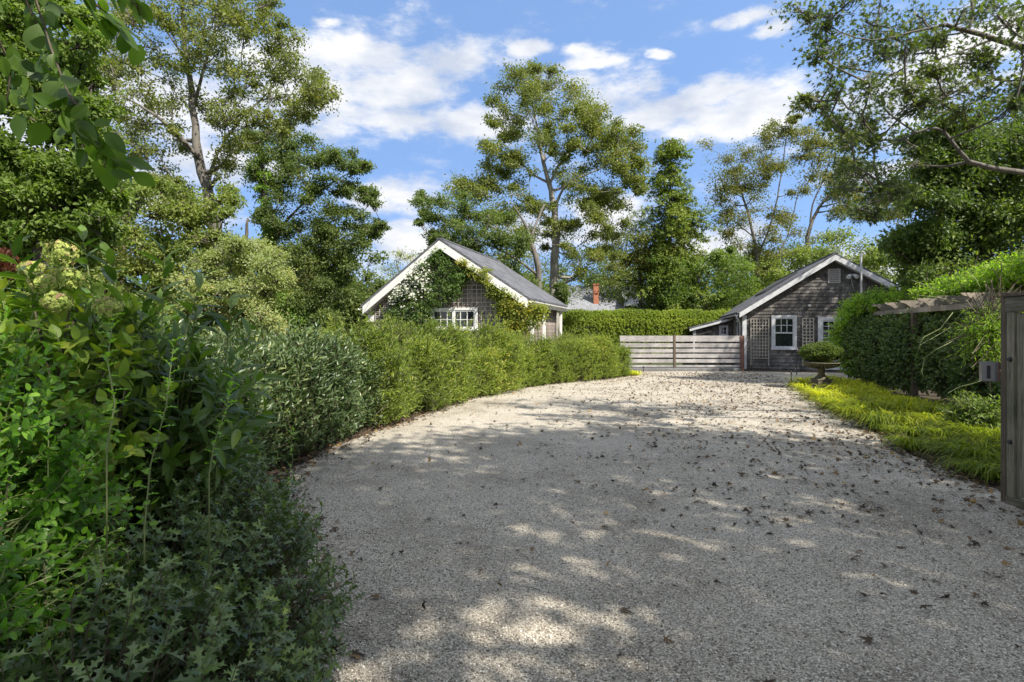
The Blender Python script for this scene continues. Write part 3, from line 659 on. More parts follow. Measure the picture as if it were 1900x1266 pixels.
mb.build('fluting', M['stone'], bw)

# ---- slim path stakes beside the grass
for i, (px, pyb, pyt, lab) in enumerate([(1468,714,685,'slim dark path stake at the tip of the golden grass'),(1478,697,680,'shorter dark path stake behind the one at the grass tip'),(1574,712,696,'dark path stake right of the stone urn'),(1194,691,682,'small dark stake beside the gate end of the hedge')]):
    g = G(px, pyb); hh = (pyb-pyt)/F*g.y; mb = MB(); mb.tube([(g.x,g.y,0),(g.x,g.y,hh)], .016, 8); mb.lathe([(.016,0),(.045,.0),(.04,.03),(.001,.05)], 12, (g.x,g.y,hh))
    o = mb.build('path_light', M['dark_metal']); tag(o, lab, 'path light', 'dark stakes along the drive')

# ---- pergola
pg = empty('pergola', (8.53, 10.0, 0), -TH); tag(pg, 'weathered wooden pergola with scalloped rafter ends smothered in vines at right', 'pergola')
mb = MB(); mb.box(-.03, .02, -.9, 7.1, 2.0, 2.11); mb.build('beam', M['pergola'], pg, .004)
mb = MB(); mb.box(1.55, 1.6, -.9, 7.1, 2.0, 2.11); mb.build('beam', M['pergola'], pg, .004)
for y in (-.7, 3.55, 6.8):
    for x in (-.01, 1.57):
        mb = MB(); mb.box(x-.06, x+.06, y-.06, y+.06, 0, 1.998); mb.build('post', M['post_wood'], pg, .006)
for i in range(7):
    y = 6.55-i*1.0; mb = MB()
    prof = [(-.33,2.29),(1.95,2.29),(1.95,2.2),(1.85,2.112),(-.05,2.112),(-.09,2.115),(-.12,2.15),(-.16,2.19),(-.22,2.225),(-.28,2.24)]
    n = len(prof); vs = [(x, y-.02, z) for x, z in prof]+[(x, y+.02, z) for x, z in prof]
    mb.add(vs, [list(range(n))[::-1], list(range(n, 2*n))]+[(k, (k+1)%n, (k+1)%n+n, k+n) for k in range(n)])
    mb.build('rafter', M['pergola'], pg)

# ================================================================ vegetation
def crown(parent, name, tips, per, spread, tmpl, size, m, up=.5, hang=0, cval=None, flat=.6, out=None):
    "leaves gathered round twig tips"
    n = len(tips)*per; c = np.repeat(tips, per, axis=0)
    off = rng.normal(size=(n, 3))*np.array([1, 1, flat])*np.repeat(spread, per)[:, None] if hasattr(spread, '__len__') else rng.normal(size=(n,3))*np.array([1,1,flat])*spread
    p = c+off
    d = rand_dirs(n)*.8+nrmz(off)*.6+np.array([0,0,-.25-hang])
    nm = rand_dirs(n)*.7+np.array([0,0,up])+nrmz(off)*.25
    cv = np.repeat(cval, per) if cval is not None else .5
    v = np.clip(rng.normal(.5, .2, n)*.6+cv*.4+.0, 0, 1)
    return leaves(name, tmpl, p, d, nm, size*rng.uniform(.65, 1.2, n), v, m, parent)

def tree(name, label, cat, trunk, Y, clumps, leafm, tmpl=L_RHOMB, size=.13, per=22, tips=10, trunk_m='bark', limbs=(), base=None,
         group=None, depth=.75, spread=.3, thick=.10, seed=1, dup=3, sprd=1.5, lsc=.62, trunk_name='trunk', crown_name='crown', visible_trunk=True, sub=None, minz=.3, tw=.02, hang=0):
    r_ = random.Random(seed)
    T = [P(q[0], q[1], Y+(q[3] if len(q) > 3 else 0)) for q in trunk]; rad = [q[2]*.75 for q in trunk]
    if T[0].z > 0: T = [Vector((T[0].x, T[0].y, -.1))]+T; rad = [rad[0]*1.25]+rad
    root = empty(name, (T[0].x, T[0].y, 0)); tag(root, label, cat, group)
    def fine(pts, rd, step=.4, wob=.05):
        q = [pts[0]]+list(pts)+[pts[-1]]; o = []; rr = []
        for i in range(len(pts)-1):
            k = max(2, int((pts[i+1]-pts[i]).length/step)); a, b, c, d = q[i:i+4]
            for j in range(k):
                t = j/k; p = ((b*2)+(c-a)*t+(a*2-b*5+c*4-d)*t*t+(b*3-a-c*3+d)*t**3)*.5
                o.append(p+Vector((r_.uniform(-1,1), r_.uniform(-1,1), 0))*wob*min(1, rd[i]*6)); rr.append(rd[i]*(1-t)+rd[i+1]*t)
        o.append(pts[-1]); rr.append(rd[-1]); return o, rr
    def fine_old(pts, rd, step=.5, wob=.06):
        o = []; rr = []
        for i in range(len(pts)-1):
            k = max(1, int((pts[i+1]-pts[i]).length/step))
            for j in range(k):
                t = j/k; o.append(pts[i].lerp(pts[i+1], t)+Vector((r_.uniform(-1,1), r_.uniform(-1,1), 0))*wob*min(1, rd[i]*6)); rr.append(rd[i]*(1-t)+rd[i+1]*t)
        o.append(pts[-1]); rr.append(rd[-1]); return o, rr
    mb = MB(); T2, R2 = fine(T, rad); mb.tube(T2, R2, 9, .06); nodes = [(p, r) for p, r in zip(T2, R2) if p.z > T2[-1].z*.25]
    for L_ in limbs:
        LP = [P(q[0], q[1], Y+(q[3] if len(q) > 3 else 0)) for q in L_]; L2, LR = fine(LP, [q[2]*lsc for q in L_]); mb.tube(L2, LR, 7, .06); nodes += list(zip(L2, LR))
    # clumps to world
    xs = [c[0] for c in clumps]; halfw = (max(xs)-min(xs))/2/F*Y*depth; CL = []
    clumps = [c for c in clumps]+[(c[0]+r_.uniform(-1.4,1.4)*c[2], c[1]+r_.uniform(-1.1,1.4)*c[2], c[2]*r_.uniform(.45,.85))+tuple(c[3:]) for c in clumps for _ in range(dup)]
    for c in clumps:
        if len(c) > 3: dy = c[3]
        else: dy = r_.uniform(-1, 1)*halfw*.8
        CL.append((P(c[0], c[1], Y+dy), c[2]/F*(Y+dy)))
    top = T2[-1]
    CL.sort(key=lambda c: min((c[0]-n[0]).length for n in nodes))
    allt = []; alls = []; cv = []; A = []; B = []; ra = []; rb = []
    for cpos, cr in CL:
        best = min(nodes, key=lambda n: (cpos-n[0]).length+max(0, n[0].z-cpos.z+.2)*1.1)
        a, r0 = best; r0 = min(r0*.7, thick); d = cpos-a; k = max(3, int(d.length/.45)); pts = []
        for j in range(k+1):
            t = j/k; p = a.lerp(cpos, t); p.z += math.sin(t*math.pi)*-.06*d.length+ (t*t-t)*.15*d.length*0
            if 0 < j < k: p += Vector((r_.uniform(-1,1), r_.uniform(-1,1), r_.uniform(-1,1)))*.05*min(1.5, d.length)
            pts.append(p)
        rr = [max(.012, r0*(1-t/k*.75)) for t in range(k+1)]; mb.tube(pts, rr, 5, 0, cap=False); nodes += list(zip(pts[1:], rr[1:]))
        nt_ = max(4, int(tips*.52*r_.uniform(.6, 1.3)))
        u = rng.normal(size=(nt_, 3)); u = nrmz(u)*(rng.uniform(.05, 1.25, (nt_,1))**.7)*cr; u[:, 2] = u[:, 2]*.62-.12*np.hypot(u[:,0],u[:,1]); tp = np.array(cpos)+u
        tp[:, 2] = np.maximum(tp[:, 2], minz)
        allt.append(tp); alls.append(np.full(nt_, cr*spread*sprd)*rng.uniform(.6,1.3,nt_)); cv.append(np.clip(np.full(nt_, r_.uniform(.1, .9))+rng.normal(0,.12,nt_), 0, 1))
        org = np.array(pts[-2]); A.append(np.repeat(org[None], nt_, 0)+rng.normal(size=(nt_,3))*.03); B.append(tp)
    allt = np.concatenate(allt); alls = np.concatenate(alls); cv = np.concatenate(cv)
    cr_ = crown(root, crown_name, allt, int(per*1.05), alls, tmpl, size, M[leafm], cval=cv, hang=hang)
    A = np.concatenate(A); B = np.concatenate(B); mid = (A+B)/2+rng.normal(size=A.shape)*.06
    add_sticks(mb, np.concatenate([A, mid]), np.concatenate([mid, B]), tw*.9, tw*.45)
    o = mb.build(trunk_name, M[trunk_m], None); o.parent = root
    o.data.transform(__import__('mathutils').Matrix.Translation(-root.location))
    return root

G1 = 'tall trees beyond the cottages'
tree('tall_maple', 'tall pale trunked maple rising between the two cottages, highest crown against the sky', 'tree',
  [(1027,580,.36),(1028,500,.3),(1031,430,.27),(1028,385,.22),(1018,340,.17),(1008,300,.13),(1000,260,.09),(990,200,.05)], 30,
  [(975,150,26),(1005,140,20),(1000,178,24),(1058,175,26),(1085,185,24),(1100,212,26),(1115,238,22),(950,212,26),(935,235,22),(925,270,20),(990,232,28),(1040,215,22),
   (1070,250,24),(1150,245,20),(1170,268,22),(1181,308,20),(1150,300,24),(1112,285,24),(935,308,26),(962,290,22),(905,322,22),(892,350,20),(860,342,20),(1062,318,24),
   (1100,345,24),(1132,350,22),(1180,345,14),(960,358,24),(920,378,24),(1080,382,24),(1122,390,26),(1130,424,22),(1050,430,20),(1092,440,24),(990,432,20),(1062,480,24),(1130,460,22),(1000,395,16),(1160,330,18),(1040,280,14)],
  'maple', size=.135, per=46, tips=16, trunk_m='bark_pale', spread=.27, dup=5, seed=3, group=G1, thick=.12, depth=.55,
  limbs=[[(1018,345,.14),(1035,310,.1,.5),(1060,280,.07,.8),(1090,240,.04,1)],[(1028,390,.14),(1045,350,.1,-.6),(1075,330,.08,-1),(1120,310,.05,-1.3),(1150,290,.03,-1.5)],
         [(1010,300,.09),(1015,240,.06,.3),(1010,180,.04,.4)],[(1018,340,.12),(985,320,.08,.8),(960,290,.05,1)],[(1031,420,.12),(1000,390,.09,1),(960,370,.06,1.4)]])
tree('spreading_maple', 'broad darker maple spreading left above the lattice cottage roof ridge', 'tree',
  [(1000,580,.26),(1000,520,.22),(992,470,.17),(978,425,.1),(962,395,.05),(945,372,.025)], 27,
  [(795,377,17),(790,398,10),(838,380,24),(868,400,24),(812,420,20),(850,432,26),(890,440,26),(928,430,26),(820,458,14),(880,475,24),(930,480,26),(960,505,20),(980,525,22),
   (1000,555,20),(910,400,22),(950,455,22),(850,465,18),(905,500,20),(1040,545,14),(970,560,18),(935,520,20)],
  'maple_dark', size=.125, per=46, tips=16, dup=5, seed=5, group=G1, spread=.24, limbs=[[(992,470,.14),(950,440,.1),(890,410,.07),(840,385,.04)],[(985,440,.1),(1010,380,.07,1)],[(998,510,.12),(940,470,.08,-1),(870,440,.05,-1)]])
# hemlock
def hemlock(name, label, px, pyt, pyb, Y, hw, m='conifer', seed=2, group=None, dens=1.0, size=.1, jit=1):
    r_ = random.Random(seed); tp = P(px, pyt, Y); bt = P(px, pyb, Y); root = empty(name, (tp.x, Y, 0)); tag(root, label, 'tree', group)
    mb = MB(); mb.tube([(0,0,-.1),(0,0,tp.z*.5),(0.1,0,tp.z-.1)], [.22,.13,.02], 8, .05); mb.build('trunk', M['bark_dark'], root)
    H = tp.z-max(bt.z, .4); Pt = []; Dv = []; Ln = []; A = []; B = []; ntr = int(H*7*dens)
    for i in range(ntr):
        t = (i+r_.random())/ntr; z = tp.z-t*H; rad = (hw/F*Y)*(t**.62)*r_.uniform(.3, 1.15)+.2
        for q in range(r_.randint(2, 4)):
            a = r_.uniform(0, 6.28); dirv = np.array([math.cos(a), math.sin(a), r_.uniform(-.5, .25)]); st = np.array([tp.x, Y, z])
            k = int(rad/.11)+2; A.append(st); B.append(st+dirv*rad+np.array([0,0,-.06*rad*rad]))
            for j in range(k):
                s = (j+.5)/k; p = st+dirv*rad*s+np.array([0, 0, -.06*(rad*s)**2]); 
                if s < .15: continue
                for sd_ in (-1, 1):
                    sidev = np.array([-dirv[1], dirv[0], 0])*sd_; Pt.append(p+rng.normal(size=3)*.14*jit); Dv.append(dirv*.7+sidev*.7+np.array([0,0,-.25])+rng.normal(size=3)*.2); Ln.append(.16+.3*rad*(1-s)*.5)
    Pt = np.array(Pt); Dv = np.array(Dv); Ln = np.array(Ln)
    p, d, nm, s, t = shoot_leaves(Pt, Dv, Ln, 7, size, 42, .2)
    leaves('foliage', L_NARROW if size < .13 else L_RHOMB, p, d, nm*.3+np.array([0,0,1]), s*1.3, np.clip(rng.normal(.45,.2,len(p))+t*.2, 0, 1), M[m], root)
    sticks('branches', np.array(A), np.array(B), .03, .008, M['bark_dark'], root)
    return root
hemlock('hemlock_tree', 'slender feathery conifer standing right of the tall pale trunked maple', 1242, 256, 600, 35, 120, group=G1, size=.15, dens=.95)
tree('turning_maple', 'low round maple turning yellow brown above the far grey roof', 'tree', [(1190,600,.16),(1188,520,.12),(1185,480,.08)], 35,
  [(1150,455,24),(1185,440,24),(1215,455,26),(1165,485,26),(1200,490,26),(1235,480,24),(1120,465,18),(1225,500,14),(1245,455,20),(1255,500,18)],
  'olive', size=.15, per=36, tips=16, seed=8, trunk_m='bark_dark', spread=.26, depth=.5)
tree('vine_clad_bush', 'bright green leafy mound between the conifer and the dark cottage roof', 'tree', [(1310,600,.12),(1310,560,.08)], 34,
  [(1240,530,26),(1270,500,24),(1290,540,26),(1330,525,26),(1350,497,24),(1372,488,22),(1300,500,24),(1390,528,24),(1350,550,26),(1268,565,22),(1230,560,22),(1320,565,22),(1385,560,20),(1372,515,20),(1240,500,20),(1345,470,14)],
  'bright', size=.14, per=40, tips=16, seed=9, trunk_m='bark_dark', spread=.28, depth=.6)
tree('airy_locust', 'thin airy tree with open crown left of the overhanging maple leaves', 'tree',
  [(1425,600,.22),(1410,520,.17),(1398,440,.13),(1380,370,.09),(1360,310,.05)], 38,
  [(1340,290,22),(1382,282,20),(1340,330,22),(1332,370,22),(1370,330,20),(1420,262,22),(1450,252,20),(1480,245,16),(1410,300,22),(1442,312,22),(1472,290,18),(1400,362,20),(1340,410,20),
   (1380,402,20),(1432,382,20),(1462,402,20),(1420,432,20),(1362,450,18),(1492,340,18),(1502,272,14),(1470,222,8),(1400,470,20),(1440,470,20),(1390,500,18)],
  'olive', size=.15, per=42, tips=14, seed=11, dup=3, spread=.3, depth=.5, limbs=[[(1405,480,.12),(1435,400,.09),(1450,320,.06),(1460,250,.04),(1470,215,.02)],[(1398,440,.08),(1350,400,.05)],[(1412,530,.12),(1460,440,.08,1),(1480,360,.05,1)]])
tree('leaning_tree', 'tree with forked leaning grey trunk over the right end of the dark cottage ridge', 'tree',
  [(1500,600,.24),(1498,470,.2),(1502,425,.17),(1520,385,.13),(1550,350,.09)], 39,
  [(1540,300,24),(1560,340,24),(1590,360,24),(1630,375,22),(1532,330,22),(1610,400,16),(1660,392,20),(1585,330,22),(1640,350,20),(1560,385,18),(1530,270,18),(1570,290,20),(1680,380,16)],
  'olive', size=.15, per=42, tips=14, dup=4, seed=12, spread=.3, depth=.5, limbs=[[(1504,420,.12),(1508,380,.09),(1530,330,.06),(1540,290,.03)],[(1520,385,.1),(1560,375,.06,.5),(1600,360,.04,1)]])
tree('yellow_green_tree', 'spreading yellow green tree directly behind the dark cottage roof', 'tree', [(1560,600,.2),(1560,520,.15),(1555,480,.1)], 36,
  [(1445,505,22),(1478,475,24),(1512,462,24),(1552,455,24),(1595,452,26),(1640,458,26),(1675,475,26),(1430,535,20),(1500,500,24),(1545,490,22),(1600,490,26),(1640,500,26),(1680,515,24),(1710,470,24),(1470,520,20),(1405,545,18),(1620,525,24)],
  'yellowish', size=.18, per=36, tips=16, seed=13, trunk_m='bark_dark', spread=.28, depth=.5)
tree('dark_evergreen', 'massive dark evergreen filling the right side above the pergola', 'tree', [(1830,620,.3),(1830,450,.25),(1835,330,.15)], 15,
  [(1745,275,36),(1790,262,36),(1840,255,40),(1890,250,42),(1940,270,45),(1722,320,32),(1765,325,40),(1815,320,42),(1870,315,44),(1930,330,46),(1708,370,30),(1745,380,40),(1800,380,44),(1860,380,46),(1920,400,48),
   (1700,425,30),(1740,435,40),(1790,440,44),(1850,440,46),(1910,460,48),(1698,475,28),(1735,490,40),(1790,500,44),(1850,505,46),(1910,520,48),(1705,525,26),(1750,540,36),(1810,550,40),(1870,560,40),(1975,350,50),(1980,450,50),(2040,400,50),(1715,560,30),(1980,540,50)],
  'evergreen', size=.12, per=60, tips=24, seed=14, trunk_m='bark_dark', spread=.28, depth=.55, tmpl=L_RHOMB)
# overhanging maple
def overhang():
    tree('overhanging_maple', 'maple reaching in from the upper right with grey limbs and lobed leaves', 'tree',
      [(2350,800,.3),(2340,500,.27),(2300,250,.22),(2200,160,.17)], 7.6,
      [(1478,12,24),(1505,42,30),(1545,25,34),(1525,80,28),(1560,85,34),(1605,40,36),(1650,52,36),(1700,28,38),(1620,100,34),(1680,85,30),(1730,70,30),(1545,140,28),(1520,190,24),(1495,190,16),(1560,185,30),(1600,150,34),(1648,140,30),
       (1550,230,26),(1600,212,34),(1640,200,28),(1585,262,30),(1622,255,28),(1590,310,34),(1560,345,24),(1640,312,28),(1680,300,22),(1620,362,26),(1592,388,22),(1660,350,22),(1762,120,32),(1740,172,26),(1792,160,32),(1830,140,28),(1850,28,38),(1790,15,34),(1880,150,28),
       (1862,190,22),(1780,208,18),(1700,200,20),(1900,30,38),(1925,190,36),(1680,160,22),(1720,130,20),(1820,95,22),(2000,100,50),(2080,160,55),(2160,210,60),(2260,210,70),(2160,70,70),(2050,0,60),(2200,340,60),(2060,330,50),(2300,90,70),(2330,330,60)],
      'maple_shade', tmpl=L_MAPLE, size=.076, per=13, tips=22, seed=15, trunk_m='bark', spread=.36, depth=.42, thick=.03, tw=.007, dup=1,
      limbs=[[(2200,160,.12),(2050,130,.085),(1960,112,.075),(1900,88,.065),(1845,72,.058),(1795,58,.05),(1755,46,.042)],[(1795,58,.035),(1805,25,.03),(1798,-30,.025)],
             [(2300,250,.12),(2100,330,.08),(1900,320,.06),(1800,300,.05),(1762,258,.035),(1738,238,.03),(1700,246,.022),(1650,270,.015),(1600,285,.01)],
             [(1755,46,.03),(1690,60,.022),(1620,75,.016),(1560,60,.01),(1510,30,.008)],[(1845,72,.03),(1800,90,.02),(1740,110,.014),(1680,125,.01)]])
overhang()
# left side
tree('tall_left_maple', 'tall leaning maple with long grey limbs against the sky at upper left', 'tree',
  [(402,620,.26),(400,480,.22),(398,420,.2),(385,350,.18),(368,290,.15),(358,200,.11),(345,100,.08),(338,0,.06),(335,-60,.04)], 15,
  [(180,85,28),(165,130,26),(232,20,26),(282,30,30),(330,15,30),(400,25,30),(448,20,30),(470,55,24),(498,15,14),(350,65,24),(420,80,26),(250,100,28),(205,120,26),(175,170,30),(222,172,30),(282,150,30),(330,130,26),
   (385,122,26),(440,130,28),(488,112,24),(520,70,24),(538,128,24),(570,150,24),(600,162,20),(592,190,18),(502,160,26),(550,200,22),(240,222,28),(300,200,26),(205,240,24),(260,270,24),(320,258,24),
   (432,190,26),(480,212,26),(440,252,24),(520,232,20),(300,312,22),(232,312,22),(422,300,22),(400,215,20),(350,-30,40),(440,-30,40),(260,-30,40),(180,-10,40),(340,350,20)],
  'maple', size=.085, per=30, tips=15, dup=4, seed=16, spread=.3, depth=.5, tw=.01,
  limbs=[[(372,300,.1),(330,250,.08,-.5),(290,215,.06,-.8),(240,185,.03,-1)],[(385,350,.1),(400,290,.07,.5),(440,230,.05,.7),(500,170,.03,1)],[(358,200,.08),(380,120,.06),(400,50,.04),(405,-20,.03)],[(345,110,.05),(310,60,.035),(280,20,.02)],[(398,430,.1),(350,380,.07,-.6),(300,340,.04,-1)]])
tree('ivy_clad_tree', 'dark crowned tree with ivy clad trunk left of the lattice cottage', 'tree',
  [(505,620,.24),(498,500,.2),(491,400,.17),(486,320,.13),(482,260,.08)], 21,
  [(470,262,24),(502,280,24),(540,270,24),(580,272,22),(602,292,22),(640,302,20),(670,305,12),(552,322,26),(600,340,26),(650,350,22),(680,360,14),(522,362,26),(570,390,26),(620,400,26),(662,400,22),(700,420,10),(682,432,16),(540,430,26),
   (590,450,26),(640,460,22),(560,490,26),(612,500,24),(650,500,18),(580,540,26),(625,545,20),(592,585,22),(612,590,18),(470,330,22),(505,410,20),(540,560,22),(560,600,22),(520,320,22),(620,440,20)],
  'maple_dark', size=.1, per=44, tips=17, dup=5, seed=17, spread=.27, depth=.5, trunk_m='bark_dark', limbs=[[(495,470,.1),(540,400,.07),(600,350,.05),(650,320,.03)],[(500,530,.1),(570,480,.07),(640,440,.04),(680,420,.02)]])
tree('climbing_ivy', 'bright ivy sheathing the trunk of the dark crowned tree left of the lattice cottage', 'vine', [(506,622,.05),(500,500,.04),(492,380,.03)], 20.6,
  [(486,300,7,0),(490,325,8,0),(484,350,8,0),(494,375,9,0),(492,400,8,0),(500,425,10,0),(495,450,10,0),(503,478,11,0),(500,505,12,0),(512,530,14,0),(520,550,16,0),(532,570,18,0),(518,585,18,0),(545,590,16,0),(500,560,16,0)],
  'ivy', size=.1, per=16, tips=26, seed=18, dup=0, depth=.1, spread=.35, trunk_name='stem', crown_name='foliage', tmpl=L_WIDE)
tree('lime_green_tree', 'lush bright green tree at the far left edge behind the hanging leaves', 'tree', [(90,640,.25),(90,450,.2),(95,300,.13)], 8.6,
  [(60,60,34),(120,85,34),(30,120,38),(92,145,38),(150,165,34),(20,195,40),(82,215,40),(150,232,38),(188,268,30),(40,280,42),(110,290,42),(168,312,36),(20,345,42),(85,352,42),(142,365,38),(192,352,26),(-30,150,44),(-40,250,44),(-30,340,44),
   (50,410,40),(120,415,38),(180,405,28),(60,455,34,.2),(110,470,34,.2),(20,500,34,.2),(80,510,34,.2),(10,20,36),(70,5,34),(128,30,28),(-40,60,44),(-20,420,44)],
  'bright', size=.085, per=50, tips=24, seed=19, trunk_m='bark_dark', spread=.28, depth=.6)
tree('yellow_green_shrub_tree', 'rounded yellow green small tree below the tall leaning maple', 'tree', [(285,640,.14),(290,520,.1),(300,460,.08)], 12.5,
  [(205,395,30),(250,375,30),(292,352,30),(335,375,30),(232,435,32),(290,425,32),(350,418,30),(185,450,28),(392,402,26),(325,462,30),(272,480,32),(210,495,30),(420,365,20),(160,420,24),(375,440,26),(330,510,28),(250,530,30),(170,520,26),(300,560,28),(210,570,28)],
  'yellowish', size=.085, per=34, tips=20, seed=20, trunk_m='bark_dark', spread=.3, depth=.55)
tree('crape_myrtle', 'domed shrub with pinkish seed heads behind the dark hedge', 'shrub', [(430,660,.05),(432,600,.04),(435,550,.03)], 10.2,
  [(378,490,24),(412,468,24),(452,470,26),(488,490,26),(512,520,18),(400,528,26),(448,520,28),(495,540,24),(362,535,22),(430,572,26),(480,580,26),(385,580,24),(350,575,22),(440,610,24),(395,620,24),(500,600,20)],
  'pale', size=.05, per=60, tips=24, seed=21, trunk_m='bark_dark', spread=.3, depth=.8)
tree('distant_pink_tree', 'small distant greyish tree left of the lattice cottage peak', 'tree', [(745,600,.14),(745,540,.1),(742,505,.06)], 40,
  [(712,502,14),(736,482,14),(762,474,12),(782,490,10),(720,522,16),(750,508,16),(775,515,12),(700,530,12),(740,540,16),(770,545,14),(715,555,16),(745,575,16)],
  'pale', size=.14, per=14, tips=11, seed=22, spread=.34, depth=.5, trunk_m='bark')
# filler trees that close the view behind the left planting
for i, (px, Y, top, hw, m) in enumerate([(60,19,330,90,'maple_dark'),(230,22,340,90,'olive'),(390,24,400,80,'maple_dark'),(640,26,520,60,'maple_dark'),(700,30,540,40,'yellowish'),(-120,22,250,110,'maple_dark'),(830,44,480,70,'maple_dark'),(960,46,470,75,'maple'),(1090,50,480,80,'maple_dark'),(1220,48,470,70,'maple'),(1350,46,490,65,'yellowish'),(1480,50,470,80,'maple_dark'),(1600,48,450,80,'olive'),(600,30,410,85,'maple_dark'),(490,28,440,60,'olive'),(1740,26,440,70,'maple_dark'),(455,27,365,62,'maple_dark'),(1405,40,455,35,'olive')]):
    r_ = random.Random(i); cl = []
    for q in range(16 if i != 4 else 9): cl.append((px+r_.uniform(-1,1)*hw, top+r_.random()**.8*(600-top), r_.uniform(.26,.36)*hw+6))
    lab = ['dark leafy tree deep behind the lime green tree at the far left','olive leafy tree behind the rounded yellow green small tree','dark tree between the tall leaning maple and the domed shrub','dark low tree just left of the lattice cottage eave','small yellow green tree beside the left eave of the lattice cottage','dark tree past the left edge of the view','dark green tree behind the peak of the lattice cottage','mid green tree behind the ridge of the lattice cottage','dark green tree directly behind the red brick chimney','tree behind the slender conifer','yellow green tree between the conifer and the dark cottage roof','dark green tree behind the rear end of the dark cottage roof','olive tree behind the peak of the dark shingle cottage','dark tree behind the ivy clad trunk','olive tree behind the domed shrub','dark tree between the dark cottage and the massive evergreen','dark green tree filling the gap between the leaning maple and the ivy clad trunk','slim olive tree left of the dark cottage ridge'][i]
    tree('background_tree', lab, 'tree', [(px,640,.2),(px,(top+600)/2,.15),(px+5,top+40,.06)], Y, cl, m, size=.15 if Y < 30 else .22, per=30, tips=14, dup=2, seed=30+i, trunk_m='bark_dark', spread=.3, group='trees closing the view behind the planting')
def far_wood():
    n = 90000; a = rng.uniform(-1.15, 1.15, n); D = rng.uniform(62, 85, n); x = np.tan(a)*D; 
    hmax = 5.6+1.8*np.sin(x*.21)+1.3*np.sin(x*.53+1)+rng.uniform(-1,1,n)*.5; z = rng.uniform(0,1,n)**.8*hmax
    p = np.stack([x, D, z], 1)
    o = leaves('distant_wood', L_WIDE, p, rand_dirs(n), rand_dirs(n)+np.array([0,-.3,.6]), rng.uniform(.4,.9,n), np.clip(rng.normal(.45,.22,n),0,1), M['maple_dark'], None)
    tag(o, 'distant line of green woods closing the horizon', 'woods', kind='stuff')
far_wood()
# trees behind the camera whose crowns shade the drive
def shade_tree(name, label, x, y, h, crr, n_tips, per, seed, size=.17, holes=()):
    r_ = np.random.default_rng(seed); root = empty(name, (x, y, 0)); tag(root, label, 'tree', 'trees behind the viewer')
    u = nrmz(r_.normal(size=(n_tips, 3)))*r_.uniform(.35, 1, (n_tips, 1))**.5*np.array(crr); tips = u+np.array([x, y, h])
    mb = MB(); mb.tube([(0,0,-.1),(.1,0,h*.5),(0,.1,h)], [.35,.28,.15], 10, .05)
    for q in range(26):
        e = tips[q*7 % n_tips]-np.array([x, y, 0]); mb.tube([(0,0,h*.6),tuple(e*.5+np.array([0,0,h*.35])),tuple(e)], [.12,.07,.02], 5)
    mb.build('trunk', M['bark'], root)
    keep = np.ones(n_tips, bool)
    for (gx_, gy_, gr) in holes:        # openings in the crown that let the sun through
        g = tips[:, :2]-tips[:, 2:3]*np.array([S.x/S.z, S.y/S.z]); keep &= np.hypot(g[:,0]-gx_, g[:,1]-gy_) > gr
    tips = tips[keep]
    crown(root, 'crown', tips, per, .32, L_WIDE, size, M['maple'])
    return root
HOLES = [(-2.55,2.6,.62),(-3.3,3.4,.6),(-2.8,3.9,.6),(-3.5,2.5,.5),(-1.95,2.3,.4),(-3.5,4.6,.55),(-2.1,1.7,.35),(-4.3,3.6,.6),(-.15,3.05,.62),(.3,2.8,.52),(-.65,3.0,.45),(.05,3.8,.4),(-.5,2.6,.35),(1.9,3.6,.2),(-1.2,5.9,.35),(2.6,3.3,.15),(-1.3,4.2,.2),(-.3,2.5,.4)]
shade_tree('shade_maple', 'large maple behind the viewer that shades the near drive', 7.8, -1.2, 7.6, (5.6,4.6,3.0), 1750, 26, 41, holes=HOLES)
shade_tree('shade_maple', 'second large maple behind the viewer on the left', 1.5, -5.0, 8.0, (5.2,4.0,3.2), 1350, 24, 42, holes=HOLES)

shade_tree('shade_maple', 'tall maple past the right edge that dapples the dark shingle cottage', 16.9, 15.4, 8.6, (2.5,2.6,2.3), 420, 20, 43, size=.16)
